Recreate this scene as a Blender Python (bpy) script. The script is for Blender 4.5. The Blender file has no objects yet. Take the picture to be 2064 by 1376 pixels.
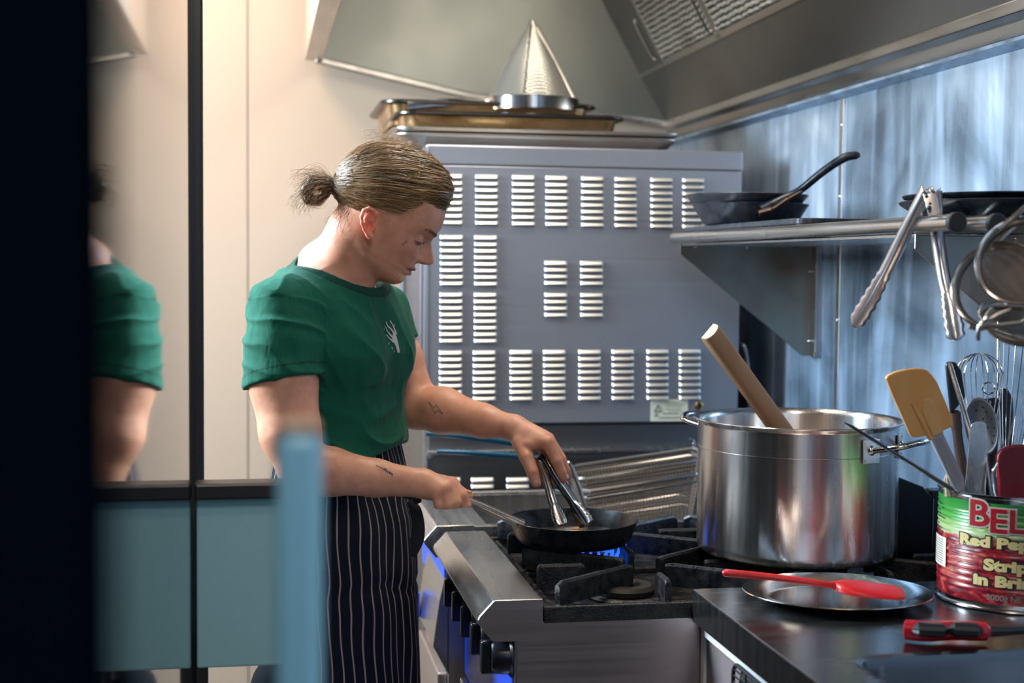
import bpy, bmesh, math, random
import numpy as np
from mathutils import Vector, Matrix, Quaternion
random.seed(7); rng = np.random.default_rng(7)
scene = bpy.context.scene
COL = scene.collection
R_ = math.radians

# ---------------------------------------------------------------- camera
CAM = np.array((0.0, 0.0, 1.42)); FPX = 2867.0
def _axes(yaw=10.1, pitch=3.1, roll=0.5):
    y, p, r = np.radians([yaw, pitch, roll])
    fw = np.array([np.sin(y)*np.cos(p), np.cos(y)*np.cos(p), -np.sin(p)])
    rt = np.array([np.cos(y), -np.sin(y), 0.0]); up = np.cross(rt, fw)
    return np.cos(r)*rt + np.sin(r)*up, -np.sin(r)*rt + np.cos(r)*up, fw
CR, CU, CW = _axes()
cd = bpy.data.cameras.new('camera'); cam = bpy.data.objects.new('camera', cd); COL.objects.link(cam)
m = Matrix.Identity(4)
for i in range(3):
    m[i][0] = CR[i]; m[i][1] = CU[i]; m[i][2] = -CW[i]; m[i][3] = CAM[i]
cam.matrix_world = m
cd.lens = 50.0; cd.sensor_width = 36.0; cd.clip_start = 0.02
cd.dof.use_dof = True; cd.dof.focus_distance = 2.38; cd.dof.aperture_fstop = 3.4
scene.camera = cam
scene.view_settings.view_transform = 'Standard'; scene.view_settings.look = 'None'
scene.view_settings.exposure = 0.0; scene.view_settings.gamma = 1.0
scene.view_settings.use_curve_mapping = False

# ---------------------------------------------------------------- world and lights
w = bpy.data.worlds.new('world'); scene.world = w; w.use_nodes = True
w.node_tree.nodes['Background'].inputs[0].default_value = (0.35, 0.5, 0.7, 1)
w.node_tree.nodes['Background'].inputs[1].default_value = 0.15
def area(name, loc, target, size, power, color, sy=None, spread=None):
    l = bpy.data.lights.new(name, 'AREA'); l.energy = power; l.color = color; l.size = size
    if sy: l.shape = 'RECTANGLE'; l.size_y = sy
    if spread: l.spread = R_(spread)
    o = bpy.data.objects.new(name, l); COL.objects.link(o); o.location = loc
    d = Vector(target) - Vector(loc); o.rotation_euler = d.to_track_quat('-Z', 'Y').to_euler()
    return o
LIGHTS = [
 ('window_light', (-1.55, 2.90, 1.95), (0.15, 2.55, 1.40), 0.45, 105, (0.86, 0.96, 1.0), 0.6, None),
 ('wall_fill_light', (-0.95, 3.05, 2.5), (1.3, 2.3, 1.4), 0.5, 36, (0.50, 0.76, 1.0), 0.8, 110),  # added blue fill to brighten the right wall, not an actual window
 ('ceiling_lamp_light', (-0.45, 3.8, 2.74), (-0.35, 4.3, 1.2), 0.4, 17, (1.0, 0.70, 0.48), 0.4, None),
 ('hood_lamp_light', (0.62, 2.75, 2.44), (0.75, 3.0, 1.2), 0.25, 15, (1.0, 0.90, 0.74), 0.9, None),
 ('rear_fill_light', (0.35, -0.85, 1.9), (0.3, 3.0, 1.3), 1.1, 6, (0.60, 0.78, 1.0), 1.2, None),  # added cool fill from behind the camera, no window modelled
 ('face_fill_light', (0.45, 1.2, 2.74), (0.2, 2.5, 1.4), 0.6, 15, (1.0, 0.80, 0.64), 0.6, None),  # added warm fill to lift the face, no lamp hangs here
 ('foreground_fill_light', (0.0, 0.1, 2.7), (0.1, 1.9, 1.0), 0.5, 26, (1.0, 0.85, 0.72), 0.5, None),  # added fill over the camera for the foreground posts and skin
]
for L in LIGHTS: area(*L)

# ---------------------------------------------------------------- helpers
def P(px, py, **k):
    """point of the room seen at a pixel, at a stated real coordinate (x=, y= or z=)"""
    d = CW + CR*(px-1032.)/FPX - CU*(py-688.)/FPX
    (a, v), = k.items(); i = 'xyz'.index(a)
    return CAM + d*((v-CAM[i])/d[i])
def V(*a): return np.array(a, float)
def nrm(v): v = np.asarray(v, float); return v/np.linalg.norm(v)

ORG = {}
def link(o): COL.objects.link(o); return o
def tag(o, label=None, cat=None, group=None, kind=None):
    if label: o['label'] = label
    if cat: o['category'] = cat
    if group: o['group'] = group
    if kind: o['kind'] = kind
    return o
def empty(name, loc, label, cat, group=None):
    o = link(bpy.data.objects.new(name, None)); o.location = loc; o.empty_display_size = .05
    ORG[o.name] = np.array(loc, float); return tag(o, label, cat, group)

class MB:
    def __init__(s): s.v = []; s.f = []; s.n = 0; s.uv = None
    def add(s, v, f):
        v = np.asarray(v, float).reshape(-1, 3); b = s.n
        s.v.append(v); s.n += len(v)
        for q in f: s.f.append([i+b for i in q])
        return s
    def box(s, lo, hi, M=None):
        x0, y0, z0 = lo; x1, y1, z1 = hi
        v = np.array([(x0,y0,z0),(x1,y0,z0),(x1,y1,z0),(x0,y1,z0),(x0,y0,z1),(x1,y0,z1),(x1,y1,z1),(x0,y1,z1)], float)
        if M is not None: v = v @ M[0].T + M[1]
        return s.add(v, [(0,3,2,1),(4,5,6,7),(0,1,5,4),(1,2,6,5),(2,3,7,6),(3,0,4,7)])
    def obox(s, c, ax, h):
        """oriented box: centre, three axes (rows), half sizes"""
        ax = np.asarray(ax, float); M = (ax.T, np.asarray(c, float))
        return s.box([-q for q in h], h, M)
    def prism(s, pts, d):
        """polygon (3d points) extruded along vector d"""
        p = np.asarray(pts, float); n = len(p); d = np.asarray(d, float)
        nn = np.zeros(3)
        for i in range(n): nn += np.cross(p[i], p[(i+1) % n])
        if nn @ d > 0: p = p[::-1]
        f = [list(range(n)), list(range(2*n-1, n-1, -1))]
        for i in range(n):
            j = (i+1) % n; f.append([j, i, i+n, j+n])
        return s.add(np.vstack([p, p+d]), f)
    def tube(s, path, r, n=12, cap=True, flat=1.0, up=None, closed=False):
        p = np.asarray(path, float); m_ = len(p)
        r = np.broadcast_to(np.asarray(r, float), (m_,)) if np.ndim(r) < 2 else r
        if closed: t = np.roll(p, -1, 0) - np.roll(p, 1, 0)
        else: t = np.gradient(p, axis=0)
        t /= np.linalg.norm(t, axis=1)[:, None] + 1e-12
        u = np.asarray(up, float) if up is not None else (V(0,0,1) if abs(t[0][2]) < .9 else V(1,0,0))
        a = np.arange(n)*2*np.pi/n; vs = []
        for i in range(m_):
            u = u - t[i]*(u @ t[i]); u /= np.linalg.norm(u)+1e-12
            w_ = np.cross(t[i], u)
            vs.append(p[i] + r[i]*(np.cos(a)[:, None]*u*flat + np.sin(a)[:, None]*w_))
        f = []
        for i in range(m_ if closed else m_-1):
            k = (i+1) % m_
            for j in range(n):
                q = (j+1) % n; f.append([i*n+j, i*n+q, k*n+q, k*n+j])
        if cap and not closed:
            f.append(list(range(n))[::-1]); f.append([(m_-1)*n+j for j in range(n)])
        return s.add(np.vstack(vs), f)
    def lathe(s, prof, c, n=48, ax=None, close=False, sy=1.0):
        """prof: list of (radius, height) around axis at c"""
        c = np.asarray(c, float); A = np.eye(3) if ax is None else np.asarray(ax, float)
        a = np.arange(n)*2*np.pi/n; vs = []; pr = list(prof)
        for (r, h) in pr:
            r = max(r, 1e-5)
            vs.append(c + r*np.cos(a)[:, None]*A[0] + r*sy*np.sin(a)[:, None]*A[1] + h*A[2])
        f = []; k = len(pr)
        for i in range(k if close else k-1):
            i2 = (i+1) % k
            for j in range(n):
                q = (j+1) % n; f.append([i*n+j, i*n+q, i2*n+q, i2*n+j])
        return s.add(np.vstack(vs), f)
    def grid(s, fn, nu, nv, closeu=False):
        vs = [fn(i/(nu if closeu else nu-1), j/(nv-1)) for j in range(nv) for i in range(nu)]
        f = []
        for j in range(nv-1):
            for i in range(nu if closeu else nu-1):
                k = (i+1) % nu; f.append([j*nu+i, j*nu+k, (j+1)*nu+k, (j+1)*nu+i])
        return s.add(vs, f)
    def loft(s, rings, cap=True):
        n = len(rings[0]); f = []
        for i in range(len(rings)-1):
            for j in range(n):
                q = (j+1) % n; f.append([i*n+j, i*n+q, (i+1)*n+q, (i+1)*n+j])
        if cap:
            f.append(list(range(n))[::-1]); f.append([(len(rings)-1)*n+j for j in range(n)])
        return s.add(np.vstack(rings), f)
    def ball(s, c, r, n=12):
        r = np.broadcast_to(np.asarray(r, float), (3,)); c = np.asarray(c, float)
        pr = [(math.sin(math.pi*i/n), -math.cos(math.pi*i/n)) for i in range(n+1)]
        b = s.n; s.lathe(pr, V(0,0,0), 2*n); s.v[-1] = s.v[-1]*r + c
        return s
    def build(s, name, mat, parent=None, smooth=True, bevel=0, seg=2, angle=40, solid=0, subsurf=0, recalc=True):
        me = bpy.data.meshes.new(name); v = np.vstack(s.v)
        org = ORG.get(parent.name, V(0,0,0)) if parent else V(0,0,0)
        me.from_pydata((v-org).tolist(), [], s.f); me.update()
        if recalc:
            bm = bmesh.new(); bm.from_mesh(me); bmesh.ops.remove_doubles(bm, verts=bm.verts, dist=1e-5)
            bmesh.ops.recalc_face_normals(bm, faces=bm.faces); bm.to_mesh(me); bm.free()
        o = link(bpy.data.objects.new(name, me)); me.materials.append(mat)
        if parent: o.parent = parent; ORG[o.name] = org
        else: ORG[o.name] = V(0,0,0)
        fin(o, smooth, bevel, seg, angle, solid, subsurf); return o
def fin(o, smooth=True, bevel=0, seg=2, angle=40, solid=0, subsurf=0):
    me = o.data
    if solid:
        q = o.modifiers.new('s', 'SOLIDIFY'); q.thickness = solid; q.offset = 0
    if subsurf:
        q = o.modifiers.new('ss', 'SUBSURF'); q.levels = subsurf; q.render_levels = subsurf
    if bevel:
        q = o.modifiers.new('b', 'BEVEL'); q.width = bevel; q.segments = seg; q.limit_method = 'ANGLE'; q.angle_limit = R_(30)
    if smooth:
        me.shade_smooth()
        if angle < 180: me.set_sharp_from_angle(angle=R_(angle))
def top(o, label, cat, group=None, kind=None): return tag(o, label, cat, group, kind)
def dup(o, parent=None, loc=None):
    c = o.copy(); COL.objects.link(c); c.parent = parent
    if parent is None and loc is not None: c.location = loc
    for ch in list(o.children): dup(ch, c)
    return c
def bez(pts, n=8):
    """catmull-rom through points"""
    p = np.asarray(pts, float); p = np.vstack([2*p[0]-p[1], p, 2*p[-1]-p[-2]]); out = []
    for i in range(1, len(p)-2):
        for k in range(n):
            t = k/n; a, b, c, d = p[i-1], p[i], p[i+1], p[i+2]
            out.append(.5*((2*b)+(-a+c)*t+(2*a-5*b+4*c-d)*t*t+(-a+3*b-3*c+d)*t**3))
    out.append(p[-2]); return np.array(out)

# ---------------------------------------------------------------- materials
def newmat(name):
    m_ = bpy.data.materials.new(name); m_.use_nodes = True
    return m_, m_.node_tree, m_.node_tree.nodes['Principled BSDF']
def N(nt, t, **k):
    n = nt.nodes.new(t)
    for a, v in k.items():
        if a in n.inputs.keys() if isinstance(a, str) else False: n.inputs[a].default_value = v
        else: setattr(n, a, v)
    return n
def mat(name, col, rough=.5, metal=0, spec=.5, coat=0, noise=None, bump=None, sub=0, trans=0, ior=None, emit=None, alpha=1):
    m_, nt, b = newmat(name)
    b.inputs['Base Color'].default_value = (*col, 1); b.inputs['Roughness'].default_value = rough
    b.inputs['Metallic'].default_value = metal; b.inputs['Specular IOR Level'].default_value = spec
    b.inputs['Coat Weight'].default_value = coat
    if trans: b.inputs['Transmission Weight'].default_value = trans
    if ior: b.inputs['IOR'].default_value = ior
    if sub:
        b.inputs['Subsurface Weight'].default_value = sub; b.inputs['Subsurface Radius'].default_value = (.012, .005, .003); b.inputs['Subsurface Scale'].default_value = 1
    if emit: b.inputs['Emission Color'].default_value = (*emit[0], 1); b.inputs['Emission Strength'].default_value = emit[1]
    if noise:  # (scale vec, amount, second colour[, rough amount])
        sc, amt, c2 = noise[:3]
        tc = N(nt, 'ShaderNodeTexCoord'); mp = N(nt, 'ShaderNodeMapping'); mp.inputs['Scale'].default_value = sc
        nz = N(nt, 'ShaderNodeTexNoise'); nz.inputs['Scale'].default_value = 1; nz.inputs['Detail'].default_value = 5
        nt.links.new(tc.outputs['Object'], mp.inputs[0]); nt.links.new(mp.outputs[0], nz.inputs['Vector'])
        rp = N(nt, 'ShaderNodeValToRGB'); rp.color_ramp.elements[0].position = .35; rp.color_ramp.elements[1].position = .68
        rp.color_ramp.elements[0].color = (*col, 1); rp.color_ramp.elements[1].color = (*[col[i]*(1-amt)+c2[i]*amt for i in range(3)], 1)
        nt.links.new(nz.outputs['Fac'], rp.inputs[0]); nt.links.new(rp.outputs[0], b.inputs['Base Color'])
        if len(noise) > 3:
            mr = N(nt, 'ShaderNodeMapRange'); mr.inputs['From Min'].default_value = .3; mr.inputs['From Max'].default_value = .7
            mr.inputs['To Min'].default_value = max(rough-noise[3], .02); mr.inputs['To Max'].default_value = rough+noise[3]
            nt.links.new(nz.outputs['Fac'], mr.inputs[0]); nt.links.new(mr.outputs[0], b.inputs['Roughness'])
    if bump:  # (scale vec, strength, distance)
        tc = N(nt, 'ShaderNodeTexCoord'); mp = N(nt, 'ShaderNodeMapping'); mp.inputs['Scale'].default_value = bump[0]
        nz = N(nt, 'ShaderNodeTexNoise'); nz.inputs['Scale'].default_value = 1; nz.inputs['Detail'].default_value = 4
        nt.links.new(tc.outputs['Object'], mp.inputs[0]); nt.links.new(mp.outputs[0], nz.inputs['Vector'])
        bp = N(nt, 'ShaderNodeBump'); bp.inputs['Strength'].default_value = bump[1]; bp.inputs['Distance'].default_value = bump[2]
        nt.links.new(nz.outputs['Fac'], bp.inputs['Height']); nt.links.new(bp.outputs[0], b.inputs['Normal'])
    return m_
def steel(name, col=(.56,.56,.57), rough=.28, brush=(2, 2, 300), var=.08, wob=0.0, c2=None, amt=.5, met=1.):
    """brushed stainless: fine streaks in roughness and relief, slow waviness of the sheet"""
    m_, nt, b = newmat(name)
    b.inputs['Metallic'].default_value = met; b.inputs['Base Color'].default_value = (*col, 1)
    tc = N(nt, 'ShaderNodeTexCoord'); mp = N(nt, 'ShaderNodeMapping'); mp.inputs['Scale'].default_value = brush
    nz = N(nt, 'ShaderNodeTexNoise'); nz.inputs['Scale'].default_value = 1; nz.inputs['Detail'].default_value = 3
    nt.links.new(tc.outputs['Object'], mp.inputs[0]); nt.links.new(mp.outputs[0], nz.inputs['Vector'])
    n2 = N(nt, 'ShaderNodeTexNoise'); n2.inputs['Scale'].default_value = 4.0; n2.inputs['Detail'].default_value = 5
    nt.links.new(tc.outputs['Object'], n2.inputs['Vector'])
    mx = N(nt, 'ShaderNodeMath', operation='MULTIPLY_ADD'); mx.inputs[1].default_value = .5
    nt.links.new(nz.outputs['Fac'], mx.inputs[0]); m5 = N(nt, 'ShaderNodeMath', operation='MULTIPLY'); m5.inputs[1].default_value = .5
    nt.links.new(n2.outputs['Fac'], m5.inputs[0]); nt.links.new(m5.outputs[0], mx.inputs[2])
    mr = N(nt, 'ShaderNodeMapRange'); mr.inputs['From Min'].default_value = .3; mr.inputs['From Max'].default_value = .7
    mr.inputs['To Min'].default_value = max(rough-var, .03); mr.inputs['To Max'].default_value = rough+var
    nt.links.new(mx.outputs[0], mr.inputs[0]); nt.links.new(mr.outputs[0], b.inputs['Roughness'])
    bp = N(nt, 'ShaderNodeBump'); bp.inputs['Strength'].default_value = .12; bp.inputs['Distance'].default_value = .0006
    nt.links.new(nz.outputs['Fac'], bp.inputs['Height'])
    last = bp
    if wob:
        n3 = N(nt, 'ShaderNodeTexNoise'); n3.inputs['Scale'].default_value = 3.5; n3.inputs['Detail'].default_value = 1
        nt.links.new(tc.outputs['Object'], n3.inputs['Vector'])
        b2 = N(nt, 'ShaderNodeBump'); b2.inputs['Strength'].default_value = wob; b2.inputs['Distance'].default_value = .02
        nt.links.new(n3.outputs['Fac'], b2.inputs['Height']); nt.links.new(bp.outputs[0], b2.inputs['Normal']); last = b2
    nt.links.new(last.outputs[0], b.inputs['Normal'])
    if c2 is not None:
        rp = N(nt, 'ShaderNodeValToRGB'); rp.color_ramp.elements[0].position = .4; rp.color_ramp.elements[1].position = .65
        rp.color_ramp.elements[0].color = (*col, 1); rp.color_ramp.elements[1].color = (*[col[i]*(1-amt)+c2[i]*amt for i in range(3)], 1)
        nt.links.new(n2.outputs['Fac'], rp.inputs[0]); nt.links.new(rp.outputs[0], b.inputs['Base Color'])
    return m_
M = {}
M['wall'] = mat('beige_wall_board', (.57,.47,.385), .45, noise=((1.5,1.5,.6), .3, (.52,.42,.34)))
M['wallside'] = mat('painted_wall', (.26,.33,.42), .6)
M['floor'] = mat('floor_tile', (.16,.13,.11), .45, noise=((9,9,9), .5, (.10,.09,.08)))
M['ceil'] = mat('ceiling_board', (.36,.40,.45), .8)
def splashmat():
    """worn steel sheet: upright reflected streaks and dark patches painted in, soft waves"""
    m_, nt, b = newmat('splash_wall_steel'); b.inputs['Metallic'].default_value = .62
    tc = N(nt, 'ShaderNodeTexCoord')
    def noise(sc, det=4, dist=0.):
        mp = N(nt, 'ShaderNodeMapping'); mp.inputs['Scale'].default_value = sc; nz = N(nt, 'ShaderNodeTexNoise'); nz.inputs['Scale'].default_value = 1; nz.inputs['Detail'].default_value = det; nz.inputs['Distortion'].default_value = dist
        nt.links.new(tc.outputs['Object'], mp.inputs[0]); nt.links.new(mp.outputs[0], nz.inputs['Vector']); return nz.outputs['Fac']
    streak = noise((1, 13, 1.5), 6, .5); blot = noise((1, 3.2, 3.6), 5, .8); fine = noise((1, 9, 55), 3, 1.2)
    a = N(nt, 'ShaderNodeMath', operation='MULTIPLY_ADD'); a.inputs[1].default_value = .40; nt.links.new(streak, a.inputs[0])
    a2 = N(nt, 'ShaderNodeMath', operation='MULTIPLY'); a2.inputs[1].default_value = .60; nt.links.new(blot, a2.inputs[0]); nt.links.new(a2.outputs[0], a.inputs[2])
    rp = N(nt, 'ShaderNodeValToRGB'); e = rp.color_ramp.elements; e[0].position = .34; e[0].color = (.12,.17,.24,1); e[1].position = .70; e[1].color = (.74,.82,.90,1)  # pale and dark tones of reflected light, painted into the steel colour
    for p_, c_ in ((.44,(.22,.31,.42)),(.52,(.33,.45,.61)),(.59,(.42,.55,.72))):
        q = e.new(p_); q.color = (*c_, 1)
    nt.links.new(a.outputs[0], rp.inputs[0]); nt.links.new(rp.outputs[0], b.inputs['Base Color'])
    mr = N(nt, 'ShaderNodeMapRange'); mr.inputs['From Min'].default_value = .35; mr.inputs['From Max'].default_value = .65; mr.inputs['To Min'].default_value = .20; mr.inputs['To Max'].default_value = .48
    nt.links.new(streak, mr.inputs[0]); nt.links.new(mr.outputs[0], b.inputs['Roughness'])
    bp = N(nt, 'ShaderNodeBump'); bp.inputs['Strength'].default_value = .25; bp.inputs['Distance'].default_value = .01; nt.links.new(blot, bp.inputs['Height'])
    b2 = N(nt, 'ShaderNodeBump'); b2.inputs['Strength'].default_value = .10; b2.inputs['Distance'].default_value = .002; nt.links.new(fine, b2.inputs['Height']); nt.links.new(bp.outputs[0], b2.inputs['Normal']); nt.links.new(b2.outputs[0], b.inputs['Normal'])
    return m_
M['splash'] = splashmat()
M['trimsteel'] = steel('seam_trim_steel', (.85,.88,.9), .25, (2,2,4))
M['hood'] = steel('hood_steel', (.20,.20,.20), .36, (3,3,3), .08, wob=.1)
M['hoodend'] = steel('hood_end_steel', (.26,.27,.25), .42, (3,3,3), .06)
M['hoodlip'] = steel('hood_lip_steel', (.42,.40,.38), .33, (40,3,40), .1)
M['filter'] = steel('filter_steel', (.80,.79,.74), .34, (3,3,3), .05, met=.7)
M['oven'] = steel('oven_panel_steel', (.33,.335,.375), .33, (1.5,1.5,160), .07, wob=.05, met=.7)
M['ovendark'] = steel('oven_base_steel', (.20,.20,.21), .36, (2,2,160), .08)
M['louvre'] = steel('louvre_steel', (.74,.73,.70), .42, (4,4,60), .05)
M['ss'] = steel('stainless_steel', (.52,.51,.51), .27, (60,3,3), .08)
M['ssside'] = steel('stove_side_steel', (.60,.52,.50), .34, (2,2,140), .08)
M['counter'] = steel('counter_steel', (.30,.31,.33), .24, (6,60,6), .07)
M['pot'] = steel('pot_steel', (.70,.67,.65), .25, (90,90,1.5), .08, met=.97)
_nt = M['pot'].node_tree; _tg = _nt.nodes.new('ShaderNodeTangent'); _tg.direction_type = 'RADIAL'; _tg.axis = 'Z'
_b = _nt.nodes['Principled BSDF']; _b.inputs['Anisotropic'].default_value = .85; _b.inputs['Anisotropic Rotation'].default_value = .25; _nt.links.new(_tg.outputs[0], _b.inputs['Tangent'])
M['chrome'] = mat('polished_steel', (.66,.65,.64), .14, 1)
M['wire'] = mat('wire_steel', (.36,.34,.32), .30, 1)
M['basket'] = mat('basket_wire', (.16,.125,.10), .5, .6)
M['iron'] = mat('cast_iron', (.007,.009,.013), .36, 0, .55, noise=((60,60,60), .8, (.03,.03,.032), .2), bump=((250,250,250), .6, .002))
M['hob'] = mat('black_hob_enamel', (.006,.008,.011), .24, 0, .6, noise=((40,40,40), .8, (.035,.03,.026), .2), bump=((300,300,300), .8, .002))
M['pan'] = mat('black_pan_iron', (.004,.007,.012), .30, 0, .25, noise=((50,50,50), .6, (.03,.035,.045), .1), bump=((120,120,120), .25, .001))
M['panblue'] = mat('blued_pan_iron', (.018,.028,.048), .34, .35, .6, noise=((45,45,45), .7, (.07,.06,.06), .12), bump=((160,160,160), .4, .001))
M['black'] = mat('black_plastic', (.010,.012,.016), .28, 0, .5)
M['rubber'] = mat('black_rubber', (.012,.012,.014), .55)
M['blue'] = mat('blue_film', (.006,.075,.70), .35)
M['teal'] = mat('teal_grip', (.006,.07,.13), .28)
M['white'] = mat('white_paint', (.80,.81,.84), .45)
M['mauve'] = mat('fridge_side', (.22,.18,.19), .4)
M['paper'] = mat('label_paper', (.62,.62,.52), .6)
M['ink'] = mat('label_ink', (.12,.22,.17), .6)
M['brass'] = mat('brass', (.60,.38,.12), .3, 1)
M['wood'] = mat('paddle_wood', (.42,.25,.14), .62, noise=((14,14,2.5), .8, (.30,.16,.085)), bump=((60,60,6), .3, .001))
M['woodend'] = mat('paddle_end_grain', (.62,.45,.33), .7, noise=((40,40,40), .5, (.5,.33,.22)))
M['red'] = mat('red_silicone', (.52,.008,.012), .34, 0, .5)
M['darkred'] = mat('dark_red_plastic', (.20,.006,.012), .35)
M['orange'] = mat('amber_silicone', (.60,.27,.055), .42, noise=((16,16,10), .75, (.62,.40,.16)), bump=((60,60,60), .3, .001), sub=.1)
M['handleplastic'] = mat('grey_plastic_handle', (.34,.34,.38), .38)
M['bristle'] = mat('pale_bristle', (.6,.5,.36), .7)
M['tray'] = mat('sheet_tray_aluminium', (.60,.59,.57), .33, 1, noise=((6,6,20), .5, (.42,.30,.20)))
M['roast'] = mat('roasting_tin', (.62,.44,.24), .28, .9, noise=((9,9,14), 1, (.22,.10,.03), .12))
M['roastdark'] = mat('roasting_tin_rim', (.10,.095,.09), .3, 1)
M['soup'] = mat('brown_stew', (.10,.03,.015), .3, bump=((60,60,60), .6, .004))
M['food'] = mat('browned_food', (.5,.25,.09), .45)
M['glasspanel'] = mat('dark_door_glass', (.006,.010,.014), .035, 0, .5, ior=1.52)
M['darkpost'] = mat('dark_frame', (.035,.035,.038), .4)
M['neardark'] = mat('black_door_edge', (.0012,.004,.008), .8, spec=0)
M['tealboard'] = mat('pale_blue_cabinet', (.42,.80,.88), .4)
M['blueglass'] = mat('pale_blue_post', (.26,.58,.76), .3)
M['peach'] = mat('peach_cap', (.60,.42,.30), .5)
M['lamp'] = mat('lamp_glow', (.9,.85,.7), .5, emit=((1,.85,.65), 6))
M['flame'] = mat('gas_flame', (.0,.02,.1), .5, emit=((.03,.16,1.0), 1.2))
M['flame2'] = mat('gas_flame_pink', (.1,.02,.05), .5, emit=((.9,.12,.35), .6))
# ================================================================ room shell
WX = 1.30; BY = 4.46
def struct(name, mb, m_, **k): return tag(mb.build(name, m_, smooth=False, **k), kind='structure')
struct('floor', MB().box((-1.9,-1.0,-.05),(WX+.1,BY+.1,0)), M['floor'])
struct('ceiling', MB().box((-1.9,-1.0,2.8),(WX+.1,BY+.1,2.85)), M['ceil'])
struct('wall_left', MB().box((-1.95,-1.0,0),(-1.85,BY+.1,2.8)), M['wallside'])
struct('wall_front', MB().box((-1.9,-1.05,0),(WX+.1,-.95,2.8)), M['wallside'])
# back wall: boards with a joint at px 500
jx = P(500, 500, y=BY)[0]
wb = tag(MB().box((-1.9,BY+.012,0),(WX+.1,BY+.1,2.8)).build('wall_back', M['darkpost'], smooth=False), kind='structure')
for a, b_ in ((-1.88, jx-1.22), (jx-1.217, jx-.0015), (jx+.0015, WX)):
    MB().box((a,BY,0),(b_,BY+.012,2.8)).build('wall_board', M['wall'], wb, smooth=False, bevel=.002)
# right wall: steel sheets with a bright joint strip
sy_ = P(1694, 500, x=WX)[1]
wr = tag(MB().box((WX+.006,-1,0),(WX+.1,BY+.1,2.8)).build('wall_right', M['ovendark'], smooth=False), kind='structure')
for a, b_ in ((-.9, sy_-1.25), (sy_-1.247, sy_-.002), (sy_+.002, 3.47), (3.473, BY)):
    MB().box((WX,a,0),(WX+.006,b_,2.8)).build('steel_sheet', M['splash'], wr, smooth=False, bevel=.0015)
MB().box((WX-.004,sy_-.010,.85),(WX+.001,sy_+.012,1.80)).build('seam_strip', M['trimsteel'], wr, smooth=False, bevel=.0015)
for z in (1.02, 1.3, 1.58, 1.74):
    MB().ball((WX-.005, sy_, z), (.002,.004,.004), 6).build('rivet', M['chrome'], wr)

# ================================================================ extraction hood
HE = 4.40
a0 = P(1347,250,y=HE); a1 = P(1293.5,152,y=HE); a2 = P(1215,0,y=HE)
hood = empty('extraction_hood', (.7, 2.4, 1.8), 'large grey steel extraction hood with filters above the stove and oven', 'extraction hood')
Y0 = .35; D = V(0, Y0-HE, 0)
def strip(pts, t=.004):
    mb = MB()
    for i in range(len(pts)-1):
        p, q = V(pts[i][0], HE, pts[i][1]), V(pts[i+1][0], HE, pts[i+1][1])
        n = nrm(V(-(q-p)[2], 0, (q-p)[0]))*t
        mb.prism([p, q, q+n, p+n], D)
    return mb
x0, z0 = a0[0], a0[2]; x1, z1 = a1[0], a1[2]; x2, z2 = a2[0], a2[2]
sl = (x2-x1)/(z2-z1)
strip([(x0, z0), (x1, z1)]).build('lower_panel', M['hood'], hood, smooth=False)
ztop = 2.62; xt = x1+sl*(ztop-z1)
strip([(x1, z1), (xt, ztop)]).build('filter_bed', M['hood'], hood, smooth=False)
# shelf-like ridge between lower panel and filters
MB().tube([V(x1,HE,z1), V(x1,Y0,z1)], .006, 8).build('ridge', M['hoodlip'], hood)
# grease gutter along the wall
MB().prism([V(x0-.002,HE,z0+.010), V(WX-.002,HE,z0+.004), V(WX-.002,HE,z0-.048), V(x0+.004,HE,z0-.022), V(x0-.016,HE,z0-.014), V(x0-.016,HE,z0+.008)], D).build('gutter', M['hoodlip'], hood, smooth=False, bevel=.003)
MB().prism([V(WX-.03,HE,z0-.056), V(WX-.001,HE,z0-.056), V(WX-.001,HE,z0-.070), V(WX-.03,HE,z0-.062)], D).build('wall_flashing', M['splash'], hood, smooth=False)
# front skirt and its channel
sx = P(615,100,y=HE)[0]; sz = P(618,121,y=HE)[2]
MB().box((sx, Y0, sz),(sx+.004, HE, ztop)).build('front_panel', M['wall'], hood, smooth=False)
MB().prism([V(sx,HE,sz), V(sx+.052,HE,sz-.004), V(sx+.052,HE,sz+.03), V(sx+.004,HE,sz+.03)], D).build('front_channel', M['hoodlip'], hood, smooth=False, bevel=.003)
MB().box((sx, Y0, ztop),(WX, HE+.03, ztop+.01)).build('top_panel', M['hoodend'], hood, smooth=False)
# end panel with slanting foot, and its channel
e0 = V(sx+.03, HE, sz+.01); e1 = P(940,187,y=HE); e2 = V(x0+.03, HE, z0+.0)
MB().prism([e0, e1, V(e1[0],HE,ztop), V(sx+.004,HE,ztop)], V(0,.004,0)).prism([e1, e2, V(e2[0],HE,ztop), V(e1[0],HE,ztop)], V(0,.004,0)).prism([e2, V(WX-.002,HE,z0), V(WX-.002,HE,ztop), V(e2[0],HE,ztop)], V(0,.004,0)).build('end_panel', M['hoodend'], hood, smooth=False)
mb = MB()
for p, q in ((e0, e1), (e1, e2)):
    mb.prism([p, q, q+V(0,0,-.020), p+V(0,0,-.020)], V(0,-.030,0))
mb.build('end_channel', M['hoodlip'], hood, smooth=False, bevel=.004)
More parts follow.
